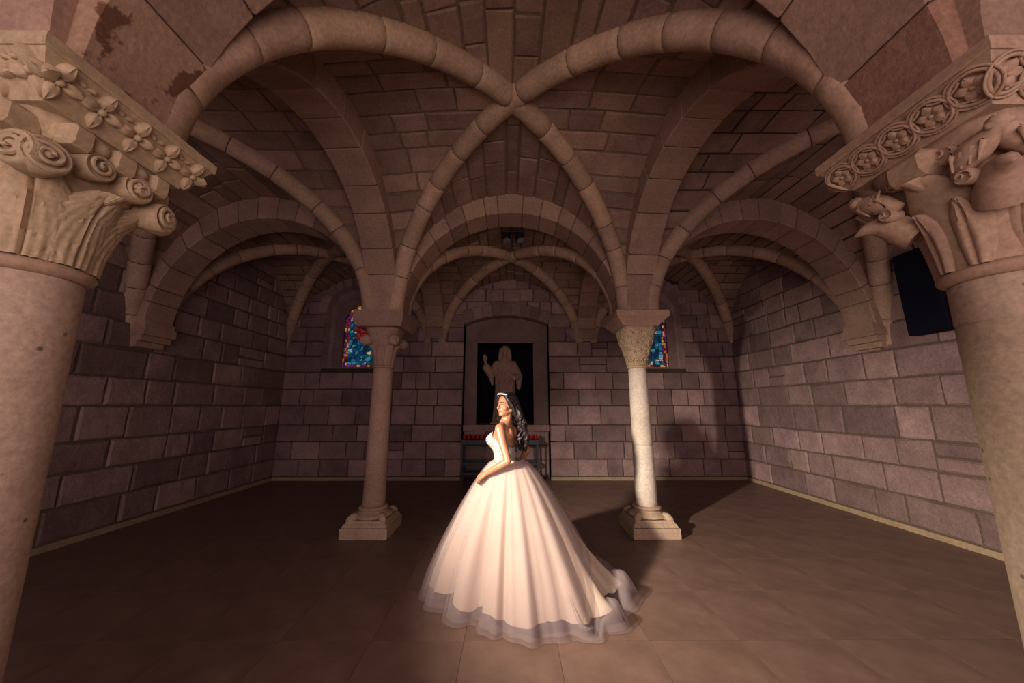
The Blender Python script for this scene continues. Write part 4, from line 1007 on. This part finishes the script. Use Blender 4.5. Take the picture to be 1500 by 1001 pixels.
def tulle_mat(name, alpha, col):
    m, nt, b = nodes(name); L = nt.links
    tc = N(nt, 'ShaderNodeTexCoord'); n = N(nt, 'ShaderNodeTexNoise'); n.inputs['Scale'].default_value = 5; L.new(tc.outputs['Object'], n.inputs['Vector'])
    mr = N(nt, 'ShaderNodeMapRange'); mr.inputs['To Min'].default_value = alpha - 0.08; mr.inputs['To Max'].default_value = alpha + 0.08; L.new(n.outputs['Fac'], mr.inputs['Value'])
    tr = N(nt, 'ShaderNodeBsdfTransparent'); tl = N(nt, 'ShaderNodeBsdfTranslucent'); df = N(nt, 'ShaderNodeBsdfDiffuse'); mx = N(nt, 'ShaderNodeMixShader'); m2 = N(nt, 'ShaderNodeMixShader')
    tl.inputs[0].default_value = (*col, 1); df.inputs[0].default_value = (*col, 1); m2.inputs[0].default_value = 0.4
    L.new(df.outputs[0], m2.inputs[1]); L.new(tl.outputs[0], m2.inputs[2])
    L.new(mr.outputs['Result'], mx.inputs[0]); L.new(tr.outputs[0], mx.inputs[1]); L.new(m2.outputs[0], mx.inputs[2])
    out = [x for x in nt.nodes if x.type == 'OUTPUT_MATERIAL'][0]; L.new(mx.outputs[0], out.inputs['Surface']); nt.nodes.remove(b); return m
M['tulle'] = tulle_mat('mauve_tulle', 0.27, (0.64, 0.53, 0.53))
M['silver'] = plain('tiara_silver', (0.48, 0.46, 0.48), 0.35, 0.5)
M['iris'] = plain('eye_dark', (0.02, 0.012, 0.01), 0.25)
M['white_eye'] = plain('eye_white', (0.55, 0.48, 0.45), 0.35)
M['lip'] = plain('lips', (0.40, 0.12, 0.10), 0.45)

PX, PY = 0.0, 3.30
pr_ = tag(empty('person', (PX, PY, 0)), 'bride in champagne tulle ball gown with long dark wavy hair and tiara', 'person')
F_ = Vector((-0.96, 0.28, 0)); L_ = Vector((-0.28, -0.96, 0)); C_ = Vector((-0.055, 0, 0))
def Bp(f, l, z): return C_ + F_ * f + L_ * l + Vector((0, 0, z))
B = Blob()
TOR = [(0.155, 0.115, 0, 0.86), (0.15, 0.112, 0, 0.95), (0.125, 0.095, 0, 1.04), (0.110, 0.083, 0, 1.11), (0.114, 0.086, 0, 1.17), (0.130, 0.096, 0.008, 1.25), (0.142, 0.100, 0.010, 1.32), (0.150, 0.085, 0.0, 1.375), (0.125, 0.064, -0.008, 1.418), (0.07, 0.052, -0.010, 1.448), (0.05, 0.05, -0.004, 1.47)]
def torso(th, z, grow=0.0):
    for a, b in zip(TOR, TOR[1:]):
        if a[3] <= z <= b[3]:
            t = (z - a[3]) / (b[3] - a[3]); l, f, o = [a[i] + (b[i] - a[i]) * t for i in range(3)]; return Bp(o + (f + grow) * math.cos(th), (l + grow) * math.sin(th), z)
    return Bp(0, 0, z)
B.mesh(*loft([[torso(2 * PI * k / 40, z) for k in range(40)] for (_, _, _, z) in TOR]))
for s in (-1, 1):
    B.ball(Bp(0.072, s * 0.068, 1.295), 0.066, (1, 1, 1)); B.ball(Bp(-0.062, s * 0.075, 1.345), 0.045, (1, 1, 1.3))
    B.limb(Bp(0, s * 0.06, 1.42), Bp(-0.002, s * 0.15, 1.395), 0.036, 0.047)
    B.limb(Bp(0, s * 0.08, 0.9), Bp(0.01, s * 0.085, 0.5), 0.085, 0.055); B.limb(Bp(0.01, s * 0.085, 0.5), Bp(0, s * 0.085, 0.12), 0.05, 0.033)
    B.chain([Bp(0, s * 0.085, 0.12), Bp(0.03, s * 0.085, 0.07), Bp(0.12, s * 0.085, 0.035)], [0.035, 0.035, 0.026])
Hc = Vector((-0.036, -0.012, 1.605)); hf = Vector((-0.74, -0.67, 0)).normalized(); hl = Vector((0, 0, 1)).cross(hf)
HR = Matrix((hf, hl, Vector((0, 0, 1)))).transposed()
def Hp(f, l, z): return Hc + hf * f + hl * l + Vector((0, 0, z))
B.limb(Bp(-0.01, 0, 1.43), Hp(-0.012, 0, -0.07), 0.053, 0.047)
B.ball(Hc + hf * -0.008 + Vector((0, 0, 0.012)), 1, (0.094, 0.075, 0.100), HR); B.ball(Hp(0.026, 0, -0.04), 1, (0.064, 0.058, 0.07), HR)
B.ball(Hp(0.068, 0, -0.083), 0.021, (1, 1.1, 0.9), HR)
for s in (-1, 1):
    B.limb(Hp(0.064, s * 0.012, -0.083), Hp(-0.005, s * 0.054, -0.05), 0.019, 0.018); B.ball(Hp(0.055, s * 0.038, -0.028), 0.026); B.limb(Hp(0.083, s * 0.012, 0.020), Hp(0.062, s * 0.048, 0.018), 0.009, 0.009)
    B.ball(Hp(-0.012, s * 0.074, -0.012), 1, (0.016, 0.006, 0.027), HR)
B.chain([Hp(0.086, 0, 0.018), Hp(0.099, 0, -0.006), Hp(0.108, 0, -0.024)], [0.008, 0.0085, 0.0115]); B.ball(Hp(0.094, 0.010, -0.026), 0.008); B.ball(Hp(0.094, -0.010, -0.026), 0.008)
B.ball(Hp(0.083, 0, -0.053), 1, (0.014, 0.02, 0.012), HR)
# arms
B.chain([Bp(-0.002, 0.155, 1.395), Vector((-0.068, -0.20, 1.28)), Vector((-0.022, -0.248, 1.135))], [0.045, 0.038, 0.032])
WR = Vector((-0.212, -0.185, 1.022)); B.chain([Vector((-0.022, -0.248, 1.135)), Vector((-0.09, -0.230, 1.092)), WR], [0.032, 0.033, 0.022])
B.chain([Bp(-0.002, -0.155, 1.395), Vector((0.085, 0.185, 1.29)), Vector((0.160, 0.205, 1.165))], [0.049, 0.042, 0.035])
WR2 = Vector((0.09, 0.31, 1.03)); B.chain([Vector((0.160, 0.205, 1.165)), WR2], [0.036, 0.024])
def hand(W, d, palm_n, mirror=1):
    d = d.normalized(); pn = (palm_n - d * palm_n.dot(d)).normalized(); sd = d.cross(pn) * mirror
    B.limb(W, W + d * 0.03, 0.023, 0.022)
    for k, o in enumerate((-0.027, -0.009, 0.010, 0.027)):
        r = W + d * (0.082 - 0.006 * abs(k - 1.3)) + sd * o; B.limb(W + d * 0.02 + sd * o * 0.55, r, 0.0155, 0.0115)
        ln = (0.034, 0.039, 0.036, 0.028)[k]; p1 = r + (d * 0.90 + pn * 0.42) * ln; p2 = p1 + (d * 0.45 + pn * 0.88) * ln * 0.72; p3 = p2 + (d * -0.05 + pn * 1.0) * ln * 0.55
        B.chain([r, p1, p2, p3], [0.0098, 0.0090, 0.0082, 0.0072])
    t0 = W + d * 0.028 - sd * 0.02; t1 = t0 + (d * 0.6 - sd * 0.75 + pn * 0.35).normalized() * 0.036; t2 = t1 + (d * 0.85 - sd * 0.2 + pn * 0.5).normalized() * 0.03; B.chain([t0, t1, t2, t2 + (d * 0.7 + pn * 0.6) * 0.02], [0.014, 0.0115, 0.0095, 0.0078])
hand(WR, Vector((-0.78, 0.34, -0.45)), Vector((0.5, 0.55, -0.75)), 1)
hand(WR2, Vector((-0.5, -0.2, -0.5)), Vector((-0.2, -0.8, -0.5)), -1)
B.skin('body', M['skin'], pr_, 0.0048, 3, 0.45)
# face parts
for s in (-1, 1):
    e = Blob(); e.ball(Hp(0.0765, s * 0.0315, 0.003), 1, (0.0075, 0.0135, 0.006), HR @ Matrix.Rotation(s * 0.35, 3, 'Z'), 2); bobj('eye', e.bm, M['white_eye'], pr_, True)
    e = Blob(); e.ball(Hp(0.081, s * 0.031, 0.003), 1, (0.005, 0.006, 0.0055), HR, 2); bobj('iris', e.bm, M['iris'], pr_, True)
    e = MB(); e.tube([Hp(0.0845, s * 0.018, 0.008), Hp(0.0845, s * 0.031, 0.0115), Hp(0.075, s * 0.047, 0.006)], [0.0012, 0.0026, 0.0012], 6); e.build('eyelash', M['iris'], pr_, True)
    e = MB(); e.tube([Hp(0.0925, s * 0.012, 0.024), Hp(0.0875, s * 0.032, 0.030), Hp(0.070, s * 0.053, 0.022)], [0.0022, 0.0032, 0.0012], 6); e.build('eyebrow', M['hair'], pr_, True)
e = MB(); e.tube([Hp(0.081, -0.021, -0.0545), Hp(0.0945, -0.008, -0.0505), Hp(0.0965, 0, -0.052), Hp(0.0945, 0.008, -0.0505), Hp(0.081, 0.021, -0.0545)], [0.0015, 0.0045, 0.0042, 0.0045, 0.0015], 8); e.tube([Hp(0.081, -0.019, -0.0565), Hp(0.094, 0, -0.0605), Hp(0.081, 0.019, -0.0565)], [0.0015, 0.0055, 0.0015], 8); e.build('lips', M['lip'], pr_, True)
# hair: cap and wavy locks
B = Blob(); rh = random.Random(3)
B.ball(Hp(-0.026, 0, 0.022), 1, (0.103, 0.087, 0.105), HR); B.ball(Hp(-0.05, 0, -0.03), 1, (0.072, 0.078, 0.09), HR)
for k in range(26):
    u = k / 25; side = -1 + 2 * u      # -1 far side .. +1 camera side
    st_ = Hp(-0.035 - 0.055 * (1 - side * side) + rh.uniform(-0.01, 0.01) + (0.02 if abs(side) > 0.8 else 0), side * 0.082, rh.uniform(-0.01, 0.05))
    end = Vector((0.105 + 0.045 * math.sin(k * 2.4), -0.075 * side * 0.9 + 0.01, 1.14 + 0.10 * abs(side - 0.2) + rh.uniform(-0.02, 0.05)))
    pts = []; rad = []; ph = rh.uniform(0, 6.3); K = 15
    for i in range(K + 1):
        t = i / K; p = st_.lerp(end, t); p.x += 0.05 * math.sin(PI * t) * 0.9; p.y += -0.02 * side * math.sin(PI * t)
        am = 0.016 * min(1, t * 2.5); p.x += am * math.sin(ph + t * 15); p.y += am * math.cos(ph + t * 13)
        pts.append(p); rad.append(max(0.005, 0.024 * (1 - 0.55 * t) * (0.8 + 0.2 * math.sin(t * 9 + ph))))
    B.mesh(*loft(tube_secs(pts, rad, 8)))
for s in (1, -1):   # strands framing the face
    pts = [Hp(0.055, s * 0.045, 0.085), Hp(0.045, s * 0.078, 0.045), Hp(0.012, s * 0.090, -0.01), Hp(-0.022, s * 0.094, -0.07), Hp(-0.06, s * 0.09, -0.14)]; B.mesh(*loft(tube_secs(pts, [0.012, 0.017, 0.02, 0.022, 0.016], 8)))
B.skin('hair', M['hair'], pr_, 0.0055, 2, 0.4)
# tiara
e = MB(); tp = []
for k in range(21):
    a = -0.95 + 1.9 * k / 20; tp.append(Hp(0.02 + 0.062 * math.cos(a), 0.083 * math.sin(a), 0.098 - 0.016 * (1 - math.cos(a)) ))
e.tube(tp, 0.003, 6)
for k in range(0, 21):
    hgt = 0.003 + 0.006 * math.cos((k - 10) / 10 * 1.4); p = tp[k]; e.tube([p, p + Vector((0, 0, hgt)), p + Vector((0, 0, hgt + 0.006))], [0.003, 0.004, 0.0015], 6)
tia = auto_smooth(e.build('tiara', M['silver'], pr_), 60)
e = Blob(); e.ball(Hp(-0.008, 0.083, -0.045), 0.007, (1, 1, 1.6), None, 2); bobj('earring', e.bm, M['silver'], pr_, True)
# bodice
V = []; F = []; nk_, nz_ = 72, 22
for k in range(nk_):
    th = 2 * PI * k / nk_; fr_ = math.cos(th)
    bust = math.exp(-((abs(math.atan2(math.sin(th), math.cos(th))) - 0.62) / 0.42) ** 2)
    ztop = 1.285 + 0.035 * fr_ + 0.055 * bust if fr_ > -0.2 else 1.285 + 0.035 * fr_ - 0.03 * (-fr_ - 0.2)
    for j in range(nz_ + 1):
        z = 1.045 + (ztop - 1.045) * j / nz_; p = torso(th, z, 0.010 if j < nz_ else 0.004)
        g = math.exp(-((z - 1.29) / 0.062) ** 2) * bust * 0.056
        out = (F_ * math.cos(th) + L_ * math.sin(th)); V.append(p + out * g)
for k in range(nk_):
    for j in range(nz_): a = k * (nz_ + 1) + j; b = ((k + 1) % nk_) * (nz_ + 1) + j; F.append((a, b, b + 1, a + 1))
bod = mobj('bodice', V, F, M['lace'], pr_, True)
sm = bod.modifiers.new('thick', 'SOLIDIFY'); sm.thickness = 0.004; sm.offset = -1
e = MB(); e.tube([torso(2 * PI * k / 40, 1.105, 0.012) for k in range(41)], 0.009, 6); e.build('waist_band', M['lace'], pr_, True)
# skirt -----------------------------------------------------------------
G_ = [(0, 0), (0.02, 0.08), (0.045, 0.125), (0.12, 0.235), (0.24, 0.375), (0.35, 0.49), (0.473, 0.61), (0.60, 0.725), (0.72, 0.825), (0.85, 0.92), (1.0, 1.0)]
def gprof(t):
    for (a, x), (b, y) in zip(G_, G_[1:]):
        if t <= b: return x + (y - x) * (t - a) / (b - a)
    return 1.0
HEM = [(-0.77, 0.05), (-0.66, -0.18), (-0.50, -0.34), (-0.25, -0.47), (-0.02, -0.57), (0.20, -0.62), (0.42, -0.63), (0.64, -0.60), (0.86, -0.46), (1.02, -0.22), (1.10, 0.02), (1.08, 0.22), (0.94, 0.36), (0.72, 0.46), (0.45, 0.62), (0.15, 0.70), (-0.2, 0.68), (-0.5, 0.52), (-0.70, 0.3)]
CW = Vector((-0.012, 0.0))
hem_pol = sorted((math.atan2(y - CW.y, x - CW.x), math.hypot(x - CW.x, y - CW.y)) for x, y in HEM)
def hemR(ph):
    ph = math.atan2(math.sin(ph), math.cos(ph)); n = len(hem_pol)
    for i in range(n):
        a, ra = hem_pol[i]; b, rb_ = hem_pol[(i + 1) % n]
        if i == n - 1: b += 2 * PI
        for q in (ph, ph + 2 * PI):
            if a <= q <= b: t = (q - a) / (b - a); t = t * t * (3 - 2 * t); return ra + (rb_ - ra) * t
    return 0.75
def folds(ph, seed, sharp=1.0):
    f = 0.6 * (abs(math.sin(ph * 4 + seed + 0.7 * math.sin(ph * 3 + seed))) ** 0.8 - 0.6) + 0.5 * (abs(math.sin(ph * 7.5 + 2.1 * seed + 0.9 * math.sin(ph * 2))) ** 0.75 - 0.6) + 0.10 * math.sin(ph * 26 + seed * 3 + 1.5 * math.sin(ph * 4))
    return f
def skirt(name, mat, scale, zhem, seed, amp, jag, train, off=0.0, zw_=1.115, r0=0.122, nph=360, nt=46):
    V = []; F = []
    for j in range(nt + 1):
        t = j / nt
        for k in range(nph):
            ph = 2 * PI * k / nph; R = hemR(ph) * scale; Rc = min(R, 0.80 * scale if True else R)
            fo = folds(ph, seed)
            if train and R > Rc + 0.01:
                tc_ = 0.78
                if t <= tc_: tt = t / tc_; r = r0 + (Rc - r0) * gprof(tt); z = zw_ * (1 - tt) + 0.05 * tt
                else: q = (t - tc_) / (1 - tc_); r = Rc + (R - Rc) * q; z = 0.05 * (1 - q) + 0.012 + 0.17 * math.sin(PI * min(1, q * 1.05)) * (0.45 + 0.55 * math.sin(ph * 14 + q * 3.0 + seed)) * (0.5 + min(1.0, (R - Rc) * 2)); z = max(z, 0.008)
            else:
                r = r0 + (min(R, Rc) - r0) * gprof(t); zh = zhem + jag * (0.5 + 0.5 * math.sin(ph * 5 + seed * 2) * math.cos(ph * 3.0 + seed)) + jag * 0.6 * abs(fo)
                z = zw_ + (zh - zw_) * t
                if not train and R > Rc + 0.01: r += (R - Rc) * 0.75 * max(0, (t - 0.6) / 0.4) ** 2
            r += amp * fo * (t ** 0.75) * (0.35 + 0.65 * min(1, t * 1.4)) * (1 if t < 0.8 or not train else 1.0)
            r += off * (0.4 + 1.6 * t)
            c = CW * 1.0
            V.append(Vector((c.x + r * math.cos(ph), c.y + r * math.sin(ph), max(z, 0.006))))
    for j in range(nt):
        for k in range(nph): a = j * nph + k; b = j * nph + (k + 1) % nph; F.append((a, b, b + nph, a + nph))
    return mobj(name, V, F, mat, pr_, True)
tag(skirt('skirt', M['satin'], 0.885, 0.05, 1.3, 0.125, 0.07, False), 'champagne pleated underskirt')
tag(skirt('tulle_overskirt', M['tulle'], 0.94, 0.008, 1.3, 0.10, 0.0, True, 0.028), 'sheer mauve tulle layer with short train')
tag(skirt('tulle_veil_layer', M['tulle'], 0.93, 0.02, 1.3, 0.118, 0.01, True, 0.012), 'second sheer tulle layer')
